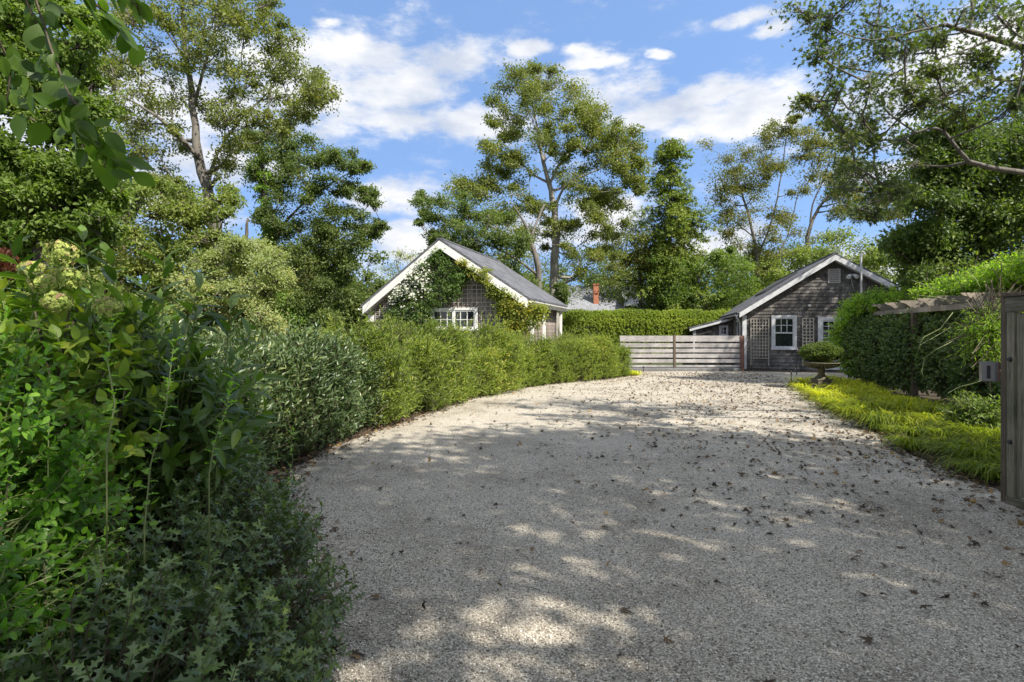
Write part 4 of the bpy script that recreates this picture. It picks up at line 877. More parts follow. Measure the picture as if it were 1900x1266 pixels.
# ---------------------------------------------------------------- vines on the left cottage
def vine(name, label, pts, m, size, per, tips, flower=None, fl_area=None, yoff=.12, tmpl=L_RHOMB, stem=None):
    ox, oy = LO; T_ = []; RR = []; cvs = []
    for px, py, r in pts:
        u, z = toloc(LO, px, py, 0); k = tips
        sp = r/F*18; th = rng.uniform(0, 6.28, k); rr = np.sqrt(rng.uniform(0,1,k))*sp
        yy = rng.uniform(-.02, .26, k)-.06; uu = u+rr*np.cos(th); zz = z+rr*np.sin(th)
        T_.append(np.stack([ox+cT*uu+sT*yy, oy-sT*uu+cT*yy, zz], 1)); cvs.append(np.full(k, rng.uniform(.1,.9)))
    T_ = np.concatenate(T_); cvs = np.concatenate(cvs); b = T_[T_[:,2].argmin()]
    root = empty(name, (float(b[0]), float(b[1]), 0)); tag(root, label, 'vine')
    crown(root, 'foliage', T_, per, .07, tmpl, size, M[m], cval=cvs)
    A = T_[rng.integers(0, len(T_), len(T_))]; dd = np.linalg.norm(A-T_, axis=1) < .7; A = A[dd]; B = T_[dd]
    if stem: 
        mb = MB(); mb.tube([Vector(q)-root.location for q in [toworld(LO, toloc(LO,px,py,.15)[0], .15, toloc(LO,px,py,.15)[1]) for px,py in stem]], .02, 5); mb.build('stem', M['twig'], root)
    sticks('twigs', A, B, .006, .004, M['twig'], root)
    if flower:
        n = 1500; c = T_[rng.integers(0, len(T_), n*3)]
        u = (c[:,0]-ox)*cT-(c[:,1]-oy)*sT; sel = np.hypot((u+1.35)/1.0, (c[:,2]-3.2)/.75) < rng.uniform(.5, 1.3, len(c)); c = c[sel][:n]
        c = c+rng.normal(size=c.shape)*.07+np.array([-sT,-cT,.3])*.1; n = len(c); q = 4
        cc_ = np.repeat(c, q, 0); fn = np.repeat(nrmz(rng.normal(size=(n,3))*.4+np.array([-.2,-1,.7])), q, 0)
        d = rand_dirs(n*q); d = d-fn*np.sum(d*fn, 1, keepdims=True)
        leaves('blossom', L_WIDE, cc_, d, fn, np.full(n*q, .042), rng.uniform(0,1,n*q), M['white_flower'], root)
    return root
vine('white_clematis', 'white flowering clematis climbing the left half of the lattice gable', 
  [(812,470,10),(800,485,14),(822,488,14),(785,500,14),(815,510,18),(845,505,12),(770,520,16),(795,528,20),(830,530,20),(855,515,8),(750,540,14),(775,550,20),(810,555,18),(838,545,14),(735,560,14),(760,575,18),(790,570,14),(728,585,12),(745,598,16),(775,592,14),(722,605,10),(800,600,6),(735,620,16),(765,618,16),(846,530,8),(780,610,12)],
  'vine', .075, 24, 20, flower=True, stem=[(745,640),(760,580),(790,530),(812,480)])
vine('turning_creeper', 'creeper turning yellow and red under the right rake of the lattice gable',
  [(862,488,6),(875,500,8),(890,512,9),(905,522,10),(915,538,12),(930,548,14),(945,560,16),(962,568,18),(980,575,18),(998,582,13),(940,585,16),(960,595,18),(985,595,14),(1003,575,8),(950,610,16),(975,612,16),(930,565,12),(900,505,5)],
  'vine_gold', .085, 24, 18, stem=[(960,650),(950,600),(920,540),(870,492)])

# ---------------------------------------------------------------- hedges
def sweep_shrub(name, label, path, m, n_sh, L=(.18,.4), k=8, ll=.075, ang=38, tmpl=L_NARROW, upb=.9, core=True, inner=.35, group=None, cat='hedge', lumps=.12, cap=.35, stems=True, seed=0, dirn=None, jit=.25):
    "path of (x, y, halfwidth, height)"
    path = np.array(path, float); seg = np.linalg.norm(np.diff(path[:, :2], axis=0), axis=1); cum = np.concatenate([[0], np.cumsum(seg)]); tot = cum[-1]
    s = rng.uniform(0, tot, n_sh); q = np.stack([np.interp(s, cum, path[:, i]) for i in range(4)], 1)
    i = np.clip(np.searchsorted(cum, s)-1, 0, len(seg)-1); tg = (path[i+1, :2]-path[i, :2])/seg[i][:, None]; nr = np.stack([tg[:, 1], -tg[:, 0]], 1)
    th = rng.uniform(-.12, math.pi+.12, n_sh); e = .55            # superellipse section
    cx = np.sign(np.cos(th))*np.abs(np.cos(th))**e; cz = np.sign(np.sin(th))*np.abs(np.sin(th))**e
    lump = 1+lumps*(np.sin(s*2.1+seed)+np.sin(s*4.7+th*2+seed*2)*.6+np.sin(th*5+s*1.3)*.4)
    endf = np.minimum(1, np.sqrt(np.clip(np.minimum(s, tot-s)/cap, .02, 1)))
    dep = np.where(rng.uniform(0, 1, n_sh) < inner, rng.uniform(.45, .95, n_sh), rng.uniform(.88, 1.0, n_sh))
    base = .12
    hgt = np.maximum(q[:, 3]*lump*(.85+.15*endf), .2); zz = base+(hgt-base)*np.maximum(cz, -.02)*dep*1.0
    zz = np.where(np.abs(cx) > .9, rng.uniform(0.05, .8, n_sh)*hgt, zz)
    off = q[:, 2]*lump*cx*dep*endf
    p = np.stack([q[:, 0]+nr[:, 0]*off, q[:, 1]+nr[:, 1]*off, zz], 1)
    d = np.stack([nr[:, 0]*cx*.6, nr[:, 1]*cx*.6, upb*np.ones(n_sh)], 1)+rng.normal(size=(n_sh, 3))*.35
    if dirn is not None: d = d+np.array(dirn)
    endsgn = np.where(s < tot/2, -1, 1)*(1-endf); d[:, :2] += tg*endsgn[:, None]
    Ls = rng.uniform(L[0], L[1], n_sh); lg = (rng.uniform(0, 1, n_sh) < .06)&(lumps > .1); p = p+nrmz(d)*np.where(lg, rng.uniform(.1,.3,n_sh), rng.normal(0,.04*(lumps>.1)+.001,n_sh))[:, None]
    mid = path[len(path)//2]; root = empty(name, (path[0,0], path[0,1], 0)); tag(root, label, cat, group)
    pp, dd, nm, sz, t = shoot_leaves(p-nrmz(d)*Ls[:, None]*.6, d, Ls, k, ll, ang, jit)
    patch = .5+.3*np.sin(pp[:, 0]*1.9+seed)+.25*np.sin(pp[:, 1]*2.7+pp[:, 2]*3)
    v = np.clip(rng.normal(.4, .17, len(pp))+.22*t+.3*(patch-.5), 0, 1); ok = pp[:, 2] > .01
    leaves('foliage', tmpl, pp[ok], dd[ok], nm[ok], sz[ok], v[ok], M[m], root)
    if stems: dn = nrmz(d); sticks('stems', p-dn*Ls[:, None]*.9, p+dn*Ls[:, None]*.3, .003, .0015, M['twig'], root)
    mb = MB(); 
    for j in range(int(tot/.25)):
        ss = j*.25+.1; x, y = np.interp(ss, cum, path[:, 0]), np.interp(ss, cum, path[:, 1]); h = np.interp(ss, cum, path[:, 3]); wv2 = np.interp(ss, cum, path[:, 2])
        for g in range(3):
            bx, by = x+random.uniform(-.5,.5)*wv2-path[0,0], y+random.uniform(-.5,.5)*wv2-path[0,1]
            mb.tube([(bx,by,-.05),(bx+random.uniform(-.15,.15),by+random.uniform(-.15,.15),h*.5),(bx+random.uniform(-.3,.3)*wv2*2,by+random.uniform(-.3,.3)*wv2*2,h*.88)], [.018,.012,.005], 5, cap=False)
    mb.build('branches', M['twig'], root)
    return root
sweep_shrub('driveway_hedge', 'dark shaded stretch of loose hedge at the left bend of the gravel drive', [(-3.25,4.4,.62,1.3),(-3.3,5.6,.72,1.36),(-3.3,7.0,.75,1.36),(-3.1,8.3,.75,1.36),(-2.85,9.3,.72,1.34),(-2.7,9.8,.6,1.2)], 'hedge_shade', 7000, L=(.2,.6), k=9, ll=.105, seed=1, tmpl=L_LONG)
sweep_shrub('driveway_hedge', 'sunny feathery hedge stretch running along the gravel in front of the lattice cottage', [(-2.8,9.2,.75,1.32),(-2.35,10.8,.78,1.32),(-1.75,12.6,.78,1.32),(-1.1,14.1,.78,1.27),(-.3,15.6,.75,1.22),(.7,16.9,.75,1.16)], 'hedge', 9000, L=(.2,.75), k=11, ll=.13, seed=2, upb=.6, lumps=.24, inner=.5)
sweep_shrub('driveway_hedge', 'rounded far end of the hedge beside the board gate', [(.6,16.8,.75,1.22),(1.7,17.9,.8,1.2),(2.7,18.9,.8,1.16),(3.75,19.9,.72,1.1)], 'hedge', 6500, L=(.18,.36), k=9, ll=.105, seed=3, upb=.7, lumps=.15)
sweep_shrub('clipped_hedge', 'tall flat topped clipped hedge in front of the far grey roof', [(1.6,31.4,.7,2.66),(5,31.5,.7,2.7),(9,31.6,.7,2.68),(12.6,31.7,.7,2.7)], 'clipped', 17000, L=(.1,.18), k=7, ll=.1, tmpl=L_RHOMB, lumps=.012, upb=.5, seed=4, inner=.25)
sweep_shrub('clipped_hedge', 'low flat topped yellow green hedge seen over the dark hedge', [(-8.2,15.3,.6,1.62),(-6.2,15.6,.6,1.66),(-4.6,15.8,.6,1.64)], 'clipped', 5000, L=(.08,.16), k=7, ll=.06, tmpl=L_RHOMB, lumps=.015, upb=.5, seed=5)

U = G(1524, 722)
# golden forest grass
def grass(name, label, centers, m, kind=None, blades=95, Lm=.62, lean=(-.5,-.35)):
    c = np.array(centers, float); n = len(c)*blades; b = np.repeat(c[:, :2], blades, 0); sc_ = np.repeat(c[:, 2], blades)
    a = rng.uniform(0, 6.28, n); d = np.stack([np.cos(a), np.sin(a)], 1)*rng.uniform(.2, 1, (n, 1))+np.array(lean); d = d/np.maximum(np.linalg.norm(d, axis=1, keepdims=True), .3)
    b = b+d*rng.uniform(0, .07, (n, 1))+rng.normal(size=(n, 2))*.04
    Ln = Lm*sc_*rng.uniform(.65, 1.15, n); wdt = rng.uniform(.011, .02, n); side = np.stack([-d[:, 1], d[:, 0]], 1); K = 6; V = np.zeros((n, K*2, 3))
    spr = rng.uniform(.55, .95, n)
    for k in range(K):
        t = k/(K-1); r = Ln*spr*(t**1.15); z = Ln*(1.05*t-.92*t*t*rng.uniform(.8, 1.1, n)); z = np.maximum(z, .012)
        ww = wdt*(1-t**2)*.5+.0006
        for sgn in (0, 1):
            V[:, k*2+sgn, :2] = b+d*r[:, None]+side*(ww*(2*sgn-1))[:, None]; V[:, k*2+sgn, 2] = z
    fq = np.array([(2*k, 2*k+1, 2*k+3, 2*k+2) for k in range(K-1)]); Fc = (fq[None]+(np.arange(n)*K*2)[:, None, None]).reshape(-1, 4)
    cv = np.repeat(rng.uniform(.05, .6, len(c)), blades); v = np.repeat(np.clip(cv+rng.normal(0,.26,n)+np.clip((b[:,1]-9)/9,-.25,.55), 0, 1), K-1)
    o = npmesh(name, V.reshape(-1, 3), Fc, M[m], None, v); tag(o, label, 'grass', kind=kind); return o
bed = [(8.25,16.6),(7.25,13.8),(6.5,11.7),(6.0,9.7),(5.25,7.3),(5.0,5.7),(5.3,5.3),(6.2,6.2),(7.0,7.5),(7.7,9.0),(8.3,10.8),(8.9,13.2),(9.4,15.0),(10.2,16.6),(9.6,17.2)]
cs = rng.uniform([4.9,5.2],[10.4,17.3],(1500,2)); cs = cs[inside(cs, bed)]
# thin to a loose spacing and leave a bare patch
keep = []
for p in cs:
    if all((p[0]-q[0])**2+(p[1]-q[1])**2 > .3**2 for q in keep) and not (7.0 < p[0] < 7.9 and 9.6 < p[1] < 10.2): keep.append(p)
keep = [q for q in keep if math.hypot(q[0]-U.x, q[1]-U.y) > .42 and not (abs(q[0]/q[1]-U.x/U.y) < .03 and U.y-1.3 < q[1] < U.y)]
cs = np.array(keep); edge = rng.uniform(.6, 1.25, (len(cs), 1))
grass('forest_grass', 'golden green arching forest grass edging the gravel below the pergola', np.concatenate([cs, edge], 1), 'grass_gold', kind='stuff')
g = G(1168, 697); grass('forest_grass', 'small lone golden grass tuft at the gate end of the hedge', [(g.x+dx, g.y+dy, .8) for dx in (-.25,0,.25) for dy in (0,.25)], 'grass_gold', blades=110)

# fallen leaves
def litter():
    pts = []
    n = 5200; x = rng.uniform(-2.5, 9, n*4); y = rng.uniform(2.3, 21, n*4); p = np.stack([x, y], 1); p = p[inside(p, GPOLY)]
    w_ = np.clip((p[:, 0]-.55*0-(-1.0))/5.5, 0, 1)**2*.9+.10; w_ *= np.clip(1.2-.02*p[:, 1], .3, 1); w_ *= np.clip(p[:,1]/7, .25, 1)
    p = p[rng.uniform(0, 1, len(p)) < w_]; pts.append(p)
    for q in range(560):                                            # small drifts, thickest towards the right
        c = rng.uniform([0.5,4.0],[9,20]); 
        if rng.uniform() > np.clip((c[0]-.1*c[1])/5, .05, 1): continue
        k = rng.integers(3, 13); pts.append(c+rng.normal(size=(k,2))*rng.uniform(.04,.22)*np.array([1.3,.8]))
    for i in range(len(GPOLY)-1):                                   # drifts along the edge
        a = GP[i]
        if a[1] < 2 or a[1] > 20: continue
        k = rng.poisson(17); pts.append(a+rng.normal(size=(k, 2))*.13)
    k = 500; pts.append(np.array([5.3,6.2])+rng.normal(size=(k,2))*np.array([.45,.8])+np.array([-.2,-.1])); pts.append(rng.uniform([6.9,9.5],[8.0,10.3],(260,2)))
    p = np.concatenate(pts); p = p[(p[:,1] > 2.3)]; n = len(p); P3 = np.stack([p[:, 0], p[:, 1], np.full(n, .022)+rng.uniform(0,.012,n)], 1)
    d = rand_dirs(n)*np.array([1,1,.25]); nm = rng.normal(size=(n,3))*.45+np.array([0,0,1])
    o = leaves('fallen_leaves', L_MAPLE, P3, d, nm, rng.uniform(.03, .105, n)*rng.uniform(.6,1,n), rng.uniform(0,1,n)**1.5, M['litter'], None)
    tag(o, 'dry brown fallen leaves scattered over the gravel', 'fallen leaves', kind='stuff')
litter()

def pebbles():
    n = 60000; y = 2.25+5.2*rng.uniform(0, 1, n)**1.5; x = rng.uniform(-1.0, .95, n)*y; p = np.stack([x, y], 1); p = p[inside(p, GPOLY)]; n = len(p)
    tv = np.array([(1,0,0),(0,1,0),(-1,0,0),(0,-1,0),(.1,0,.75),(0,.1,-.75)]); tf = np.array([(0,1,4),(1,2,4),(2,3,4),(3,0,4),(1,0,5),(2,1,5),(3,2,5),(0,3,5)])
    a = rng.uniform(0, 6.28, n); sc3 = rng.uniform(.0035, .0085, (n, 1))*rng.uniform(.6, 1.25, (n, 3)); W = tv[None]*sc3[:, None, :]
    c, sn = np.cos(a)[:, None], np.sin(a)[:, None]; V = np.stack([W[..., 0]*c-W[..., 1]*sn+p[:, 0:1], W[..., 0]*sn+W[..., 1]*c+p[:, 1:2], W[..., 2]+.010], 2)
    Fc = (tf[None]+(np.arange(n)*6)[:, None, None]).reshape(-1, 3)
    m, t, b, o = mat('loose stones'); at = t.nodes.new('ShaderNodeAttribute'); at.attribute_name = 'v'
    r = ramp(t, [(0,(.12,.105,.085)),(.3,(.34,.31,.26)),(.7,(.55,.51,.44)),(1,(.85,.82,.74))]); t.links.new(at.outputs['Fac'], r.inputs[0]); t.links.new(r.outputs[0], b.inputs['Base Color']); b.inputs['Roughness'].default_value = .85
    o = npmesh('loose_gravel', V.reshape(-1, 3), Fc, m, None, np.repeat(rng.uniform(0, 1, n), 8), smooth=True); tag(o, 'loose pale stones lying on the near gravel', 'gravel', kind='stuff')
pebbles()

# clipped box in the urn
def ball(name, label, c, r3, n, m, ll, k=6, L=(.06,.11), cat='shrub', tmpl=L_RHOMB, low=-.35, group=None, stem_h=None):
    u = nrmz(rng.normal(size=(n, 3))); u = u[u[:, 2] > low]; n = len(u); lump = 1+.06*np.sin(u[:,0]*7+1)+.05*np.sin(u[:,2]*9+u[:,1]*5)
    p = np.array(c)+u*np.array(r3)*(rng.uniform(.6, 1, (n,1))**.5)*lump[:,None]; d = u*np.array([1,1,.8])+np.array([0,0,.4])+rng.normal(size=(n,3))*.3
    root = empty(name, (c[0], c[1], c[2]-r3[2])); tag(root, label, cat, group); Ls = rng.uniform(*L, n)
    pp, dd, nm, sz, t = shoot_leaves(p-nrmz(d)*Ls[:, None], d, Ls, k, ll, 40)
    leaves('foliage', tmpl, pp, dd, nm, sz, np.clip(rng.normal(.4,.2,len(pp))+t*.2,0,1), M[m], root)
    mb = MB(); sh = stem_h or r3[2]*.8
    for q in range(9):
        a = q*.7; mb.tube([(math.cos(a)*.03,math.sin(a)*.03,-sh*.15),(math.cos(a)*r3[0]*.25,math.sin(a)*r3[1]*.25,r3[2]*.5),(math.cos(a)*r3[0]*.7,math.sin(a)*r3[1]*.7,r3[2]*1.1)], [.014,.01,.005], 5)
    mb.build('branches', M['twig'], root); return root
ball('clipped_yew', 'wide flattened clipped evergreen growing in the stone urn', (U.x, U.y, .98), (.52,.48,.29), 4600, 'evergreen', .045, k=7, low=-.85)

# pergola vines and shrubs under it
def pl(u, v, z): return np.array([8.53+cT*u+sT*v, 10-sT*u+cT*v, z])
def mass(name, label, blobs, m, n, ll, L=(.2,.45), k=9, tmpl=L_RHOMB, cat='vine', droop=0, ang=50, stems_m='twig', tw=.006):
    P_ = []; D_ = []; tot = sum(b[3]*b[4]+b[4]*b[5]+b[3]*b[5] for b in blobs)
    for b in blobs:
        q = int(n*(b[3]*b[4]+b[4]*b[5]+b[3]*b[5])/tot)+4; u = nrmz(rng.normal(size=(q,3))); rr = np.where(rng.uniform(size=q) < .3, rng.uniform(.4,.9,q), rng.uniform(.88,1.05,q))
        P_.append(np.array(b[:3])+u*np.array(b[3:6])*rr[:,None]); D_.append(u+np.array([0,0,.35-droop])+rng.normal(size=(q,3))*.3)
    P_ = np.concatenate(P_); D_ = np.concatenate(D_); ok = P_[:,2] > .05; P_ = P_[ok]; D_ = D_[ok]; n = len(P_); Ls = rng.uniform(*L, n)
    root = empty(name, (float(P_[:,0].mean()), float(P_[:,1].mean()), 0)); tag(root, label, cat)
    pp, dd, nm, sz, t = shoot_leaves(P_-nrmz(D_)*Ls[:,None]*.6, D_, Ls, k, ll, ang)
    pat = .5+.4*np.sin(pp[:,0]*2.3+pp[:,2]*2)*np.sin(pp[:,1]*1.9)
    ok = pp[:,2] > .02
    leaves('foliage', tmpl, pp[ok], dd[ok]+np.array([0,0,-droop]), nm[ok]+np.array([0,0,.3]), sz[ok], np.clip(rng.normal(.4,.18,len(pp))+.2*t+.25*(pat-.5),0,1)[ok], M[m], root)
    dn = nrmz(D_); sticks('stems', P_-dn*Ls[:,None]*1.2, P_+dn*Ls[:,None]*.4, tw, tw*.4, M[stems_m], root); return root
bl = [tuple(pl(*q))+r for q, r in [((.5,6.9,2.35),(.9,.9,.3)),((-.1,7.3,1.9),(.5,.5,.6)),((1.2,5.6,2.48),(.9,1,.2)),((1.2,4.2,2.5),(.9,1,.2)),((1.2,2.6,2.55),(.9,1,.25)),((1.2,1.0,2.72),(.8,1.0,.2)),((.9,-.6,2.75),(.7,1,.22)),((-.3,7.6,1.4),(.45,.5,.6)),((-.2,7.2,.8),(.5,.5,.5))]]
mass('wisteria_vine', 'bright wisteria spilling over the top of the scalloped pergola', bl, 'wisteria', 3800, .12, L=(.3,.7), k=13, tmpl=L_RHOMB, droop=.25, ang=62)
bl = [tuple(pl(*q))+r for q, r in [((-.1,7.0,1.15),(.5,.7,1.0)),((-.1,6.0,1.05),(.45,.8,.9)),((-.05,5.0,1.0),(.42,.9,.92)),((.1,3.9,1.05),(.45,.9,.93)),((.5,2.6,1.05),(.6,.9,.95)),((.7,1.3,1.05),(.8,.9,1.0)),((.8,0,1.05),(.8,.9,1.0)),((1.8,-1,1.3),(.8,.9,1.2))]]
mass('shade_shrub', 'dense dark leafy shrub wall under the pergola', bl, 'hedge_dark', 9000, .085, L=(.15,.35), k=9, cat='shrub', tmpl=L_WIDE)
bl = [(6.9,8.25,1.62,.3,.3,.13),(7.05,8.4,1.35,.28,.3,.14),(7.3,8.5,1.8,.3,.3,.12)]
mass('hanging_wisteria', 'feathery wisteria sprays hanging beside the tall plank gate', bl, 'wisteria', 230, .1, L=(.35,.75), k=15, tmpl=L_NARROW, droop=.55, ang=65)
bl = [(6.95,8.5,.36,.42,.35,.22)]
mass('leafy_perennial', 'green leafy perennial clump at the foot of the plank gate', bl, 'bright', 200, .09, L=(.2,.35), k=9, tmpl=L_LONG, cat='plant')
# long bare wisteria whips
r_ = random.Random(4); 
tw_root = empty('bare_vine_whips', tuple(pl(-.1,2.5,2.2))); tag(tw_root, 'thin pale leafless vine tendrils dangling before the dark shrub wall', 'vine')
for (pts) in [[(1768,580),(1745,610),(1715,625),(1705,640),(1710,655)],[(1790,575),(1760,610),(1735,625),(1708,640),(1700,660)],[(1770,632),(1735,650),(1715,665),(1710,690),(1714,700)],[(1840,645),(1810,648),(1790,665),(1782,690)],[(1800,632),(1775,655),(1745,668),(1742,680),(1750,690)],
              [(1690,520),(1715,528),(1745,540),(1760,544)],[(1800,545),(1820,535),(1812,520),(1805,512),(1790,505)],[(1700,548),(1740,552),(1780,560)],[(1758,730),(1780,718),(1805,712),(1840,700)]]:
    Yq = 8.6+r_.uniform(-.4,.4); mb = MB(); mb.tube([P(a, b, Yq+r_.uniform(-.1,.1))-tw_root.location for a, b in pts], [.0055]*(len(pts)-1)+[.003], 5); mb.build('tendril', M['stem_green'], tw_root)

# ---------------------------------------------------------------- near left planting
def el_shoots(blobs, n, L, up=.5, inner=.3, low=-.5):
    P_ = []; D_ = []; tot = sum(b[3]*b[4]+b[4]*b[5]+b[3]*b[5] for b in blobs)
    for b in blobs:
        q = int(n*(b[3]*b[4]+b[4]*b[5]+b[3]*b[5])/tot)+3; u = nrmz(rng.normal(size=(q,3))); rr = np.where(rng.uniform(size=q) < inner, rng.uniform(.5,.9,q), rng.uniform(.88,1.03,q))
        P_.append(np.array(b[:3])+u*np.array(b[3:6])*rr[:,None]); D_.append(u+np.array([0,0,up])+rng.normal(size=(q,3))*.3)
    P_ = np.concatenate(P_); D_ = np.concatenate(D_); ok = P_[:,2] > .03; P_, D_ = P_[ok], D_[ok]; return P_, D_, rng.uniform(L[0], L[1], len(P_))
def near_shrub(name, label, blobs, n, m, tmpl, ll, L, k, ang, cat='shrub', up=.5, stem='stem_green', jit=.22, inner=.3, tw=.003, extra=None, ystem=True, vb=0):
    P_, D_, Ls = el_shoots(blobs, n, L, up, inner)
    if extra is not None:
        e = np.array(extra, float); P_ = np.concatenate([P_, e[:, :3]]); D_ = np.concatenate([D_, e[:, 3:6]]); Ls = np.concatenate([Ls, e[:, 6]])
    root = empty(name, (blobs[0][0], blobs[0][1], 0)); tag(root, label, cat); dn = nrmz(D_)
    pp, dd, nm, sz, t = shoot_leaves(P_-dn*Ls[:,None]*.6, D_, Ls, k, ll, ang, jit)
    ok = pp[:,2] > .02; v = np.clip(rng.normal(.38+vb,.17,len(pp))+.28*(t-.3),0,1)
    leaves('foliage', tmpl, pp[ok], dd[ok], nm[ok], sz[ok], v[ok], M[m], root)
    sticks('stems', P_-dn*Ls[:,None]*1.2, P_+dn*Ls[:,None]*.35, tw, tw*.5, M[stem], root)
    mb = MB()
    for b in blobs:
        for q in range(7):
            bx, by = b[0]-blobs[0][0]+random.uniform(-.4,.4)*b[3], b[1]-blobs[0][1]+random.uniform(-.4,.4)*b[4]
            mb.tube([(bx,by,-.05),(bx+random.uniform(-.1,.1),by+random.uniform(-.1,.1),b[2]*.6),(bx+random.uniform(-.5,.5)*b[3],by+random.uniform(-.5,.5)*b[4],b[2]+b[5]*.7)], [.014,.01,.004], 5, cap=False)
    mb.build('branches', M['twig'], root); return root
near_shrub('holly_bush', 'low dark bush of spiny glossy holly leaves at the near left corner',
  [(-1.33,1.55,.38,.80,.62,.54),(-1.62,2.25,.42,.9,.8,.58),(-2.15,3.05,.45,.98,.85,.6),(-1.1,.9,.35,.6,.5,.44),(-2.95,3.8,.4,.9,.8,.52)], 5600, 'holly', L_HOLLY, .066, (.1,.22), 9, 62, stem='twig', up=.45)
near_shrub('privet_bush', 'bright green small leaved bush at the left edge above the holly',
  [(-2.0,1.9,1.08,.6,.5,.52),(-2.4,2.3,1.15,.6,.5,.55),(-1.65,1.75,.98,.38,.3,.28),(-1.5,1.35,.90,.36,.28,.24),(-1.8,1.4,1.22,.3,.3,.28)], 1500, 'privet', L_OVAL, .042, (.16,.34), 15, 55, up=.35)
near_shrub('laurel_bush', 'dark laurel with long pointed leaves rising behind the holly',
  [(-2.0,2.85,1.15,.55,.42,.5),(-1.62,2.65,1.12,.36,.32,.32),(-2.25,2.9,1.35,.4,.35,.38)], 380, 'laurel', L_LONG, .145, (.15,.32), 9, 55, up=.6, stem='stem_green', tw=.004,
  extra=[(-1.5,2.45,1.84,.1,-.1,1,.24),(-1.36,2.45,1.74,.3,0,1,.24),(-1.24,2.5,1.66,.2,-.2,1,.22),(-1.8,2.4,1.92,-.1,-.1,1,.22),(-1.58,2.35,1.66,-.3,-.3,.9,.24),(-1.42,2.4,1.5,.3,-.4,.8,.24),(-1.28,2.45,1.3,.5,-.4,.8,.24),(-1.7,2.3,1.6,-.2,-.5,.9,.24),(-1.62,2.5,1.72,.1,-.1,1,.22),(-1.4,2.5,1.62,.25,-.1,1,.24),(-1.15,2.45,1.52,.4,-.1,1,.24),(-1.72,2.45,1.85,-.05,-.2,1,.2),(-1.95,2.5,1.8,-.2,0,1,.26),(-1.1,2.35,1.35,.7,-.1,.6,.24),(-1.2,2.35,1.15,.7,-.2,.4,.26),(-1.85,2.2,1.78,-.5,-.1,.7,.24),(-1.5,2.4,1.55,0,-.3,1,.2),(-1.3,2.6,1.4,.3,-.2,.8,.24),(-2.1,2.4,1.9,-.3,0,1,.24)])
def hydrangea():
    near_blobs = [(-1.95,2.35,1.5,.4,.3,.28),(-1.75,2.2,1.3,.35,.3,.3)]
    root = near_shrub('hydrangea_bush', 'hydrangea with fading cream and pink flower heads at the left edge', near_blobs, 150, 'hydrangea', L_BEECH, .085, (.1,.2), 8, 60)
    for (px, py, Y, r) in [(112,470,2.35,.07),(85,525,2.2,.06),(125,515,2.25,.06),(200,570,2.2,.05),(60,500,2.3,.045),(105,560,2.15,.05)]:
        c = np.array(P(px, py, Y)); n = 170; u = nrmz(rng.normal(size=(n,3)))*np.array([1,1,.75])*r*rng.uniform(.7,1,(n,1)); q = 4
        cc_ = np.repeat(c+u, q, 0); fn = np.repeat(nrmz(u+rng.normal(size=(n,3))*r*.3), q, 0); d = rand_dirs(n*q); d = d-fn*np.sum(d*fn,1,keepdims=True)
        leaves('flower_head', L_WIDE, cc_, d, fn, np.full(n*q,.014), np.clip(np.repeat(rng.normal(.5,.25,n),q)+u.repeat(q,0)[:,2]/r*.2,0,1), M['bloom'], root)
hydrangea()
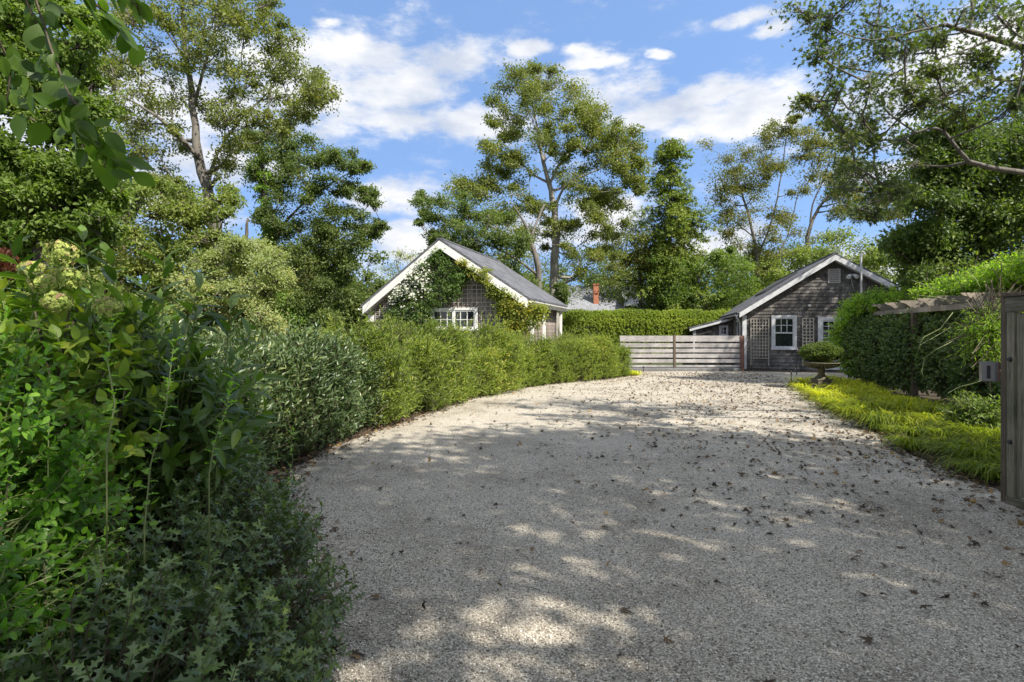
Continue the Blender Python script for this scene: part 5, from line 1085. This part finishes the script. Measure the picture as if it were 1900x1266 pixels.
# upright pale sucker stems with a few spiny leaves
def suckers():
    for i, (bx, by, tx, ty, Y, lab) in enumerate([(198,830,210,590,1.7,'tall pale upright sucker stem left of the others above the holly'),(268,980,322,640,1.75,'longest leaning pale sucker stem in the middle of the holly'),(388,880,432,700,1.9,'pale sucker stem at the right before the laurel leaves'),
                                   (536,880,545,800,3.9,'thin weed seedling at the gravel edge below the dark hedge'),(588,985,597,930,3.0,'tiny dark twig sticking up beside the holly at the gravel')]):
        a, b = P(bx, by, Y), P(tx, ty, Y+.05); root = empty('sucker_stem', a); tag(root, lab, 'stem', 'upright sucker stems')
        k3 = Vector((random.uniform(-.02,.02), 0, 0)); mb = MB(); ax = [Vector((0,0,-.35)), Vector((0,0,0)), (b-a)*.33+k3, (b-a)*.66-k3*.6, b-a]
        mb.tube(ax, [.0028,.0027,.0024,.002,.0012], 6); nb_ = len(mb.f)
        pp, dd, nm, sz, t = shoot_leaves(np.array([a.lerp(b,.08)]), np.array([b-a]), np.array([(b-a).length*.95]), 26 if i < 3 else 10, .058 if i < 3 else .07, 65)
        tv, tf = L_HOLLY if i < 3 else L_LONG; Yx = nrmz(dd); Xx = nrmz(np.cross(Yx, nm)); Zx = np.cross(Xx, Yx); o0 = np.array(a)
        for q in range(len(pp)):
            tt = float(np.dot(pp[q]-o0, np.array(b-a))/(b-a).length_squared); c0 = (b-a)*tt+(k3*1.1 if tt < .5 else -k3*.6)*(1-abs(tt*3-(1 if tt < .5 else 2)) if 0 < tt < 1 else 0)
            W_ = (Xx[q][None]*tv[:,0:1]+Yx[q][None]*tv[:,1:2]+Zx[q][None]*tv[:,2:3])*sz[q]*(.55+.45*t[q])+np.array(c0); mb.add(W_.tolist(), tf.tolist())
        o = mb.build('stem', M['stem_green'] if i < 4 else M['twig'], root); o.data.materials.append(M['privet'] if i < 4 else M['holly'])
        o.data.polygons.foreach_set('material_index', [0 if q < nb_ else 1 for q in range(len(mb.f))])
        at_ = o.data.attributes.new('v', 'FLOAT', 'FACE'); at_.data.foreach_set('value', [.75]*len(mb.f))
suckers()
# hanging branch at the upper left
def hanging():
    root = empty('overhanging_branch', tuple(P(-60,-120,2.0))); tag(root, 'low hanging branch of big ribbed leaves in the top left corner', 'branch')
    ln = [[(-60,-120),(30,-40),(75,60),(95,130),(60,110)],[(-60,-120),(60,-20),(95,90),(125,170),(160,240),(215,300)],[(30,-60),(150,-20),(200,30),(225,60)],[(-60,-60),(-20,40),(20,120),(12,200)],[(125,170),(150,210),(200,285),(235,312)],[(-40,-100),(100,-60),(210,-40),(260,20)]]
    mb = MB(); A = []; D = []
    for l in ln:
        pts = [P(a, b, 1.95+.12*math.sin(a*.03)) for a, b in l]; mb.tube([p-root.location for p in pts], [.006,.005,.004,.003,.002,.002][:len(pts)], 5)
        for i in range(len(pts)-1):
            for q in range(4): A.append(pts[i].lerp(pts[i+1], (q+.5)/4)+Vector((0,random.uniform(-.05,.05),0))); D.append((pts[i+1]-pts[i]).normalized()+Vector((random.uniform(-1,1),random.uniform(-.6,.6),random.uniform(-1.1,.1))))
    mb.build('twigs', M['twig'], root); A = np.array(A); D = np.array(D); n = len(A)
    A = np.concatenate([A, A+rng.normal(size=(n,3))*.04]); D = np.concatenate([D, D+rng.normal(size=(n,3))*.6]); n = len(A)
    leaves('foliage', L_BEECH, A, D, rng.normal(size=(n,3))*.5+np.array([.1,-.9,.5]), rng.uniform(.05,.10,n), rng.uniform(0,1,n), M['beech'], root)
hanging()
ball('red_leaved_shrub', 'dark red leaved shrub at the far left edge under the lime green tree', (-6.85,7.3,2.5), (.42,.42,.28), 180, 'red_leaf', .08, k=8, L=(.2,.4))
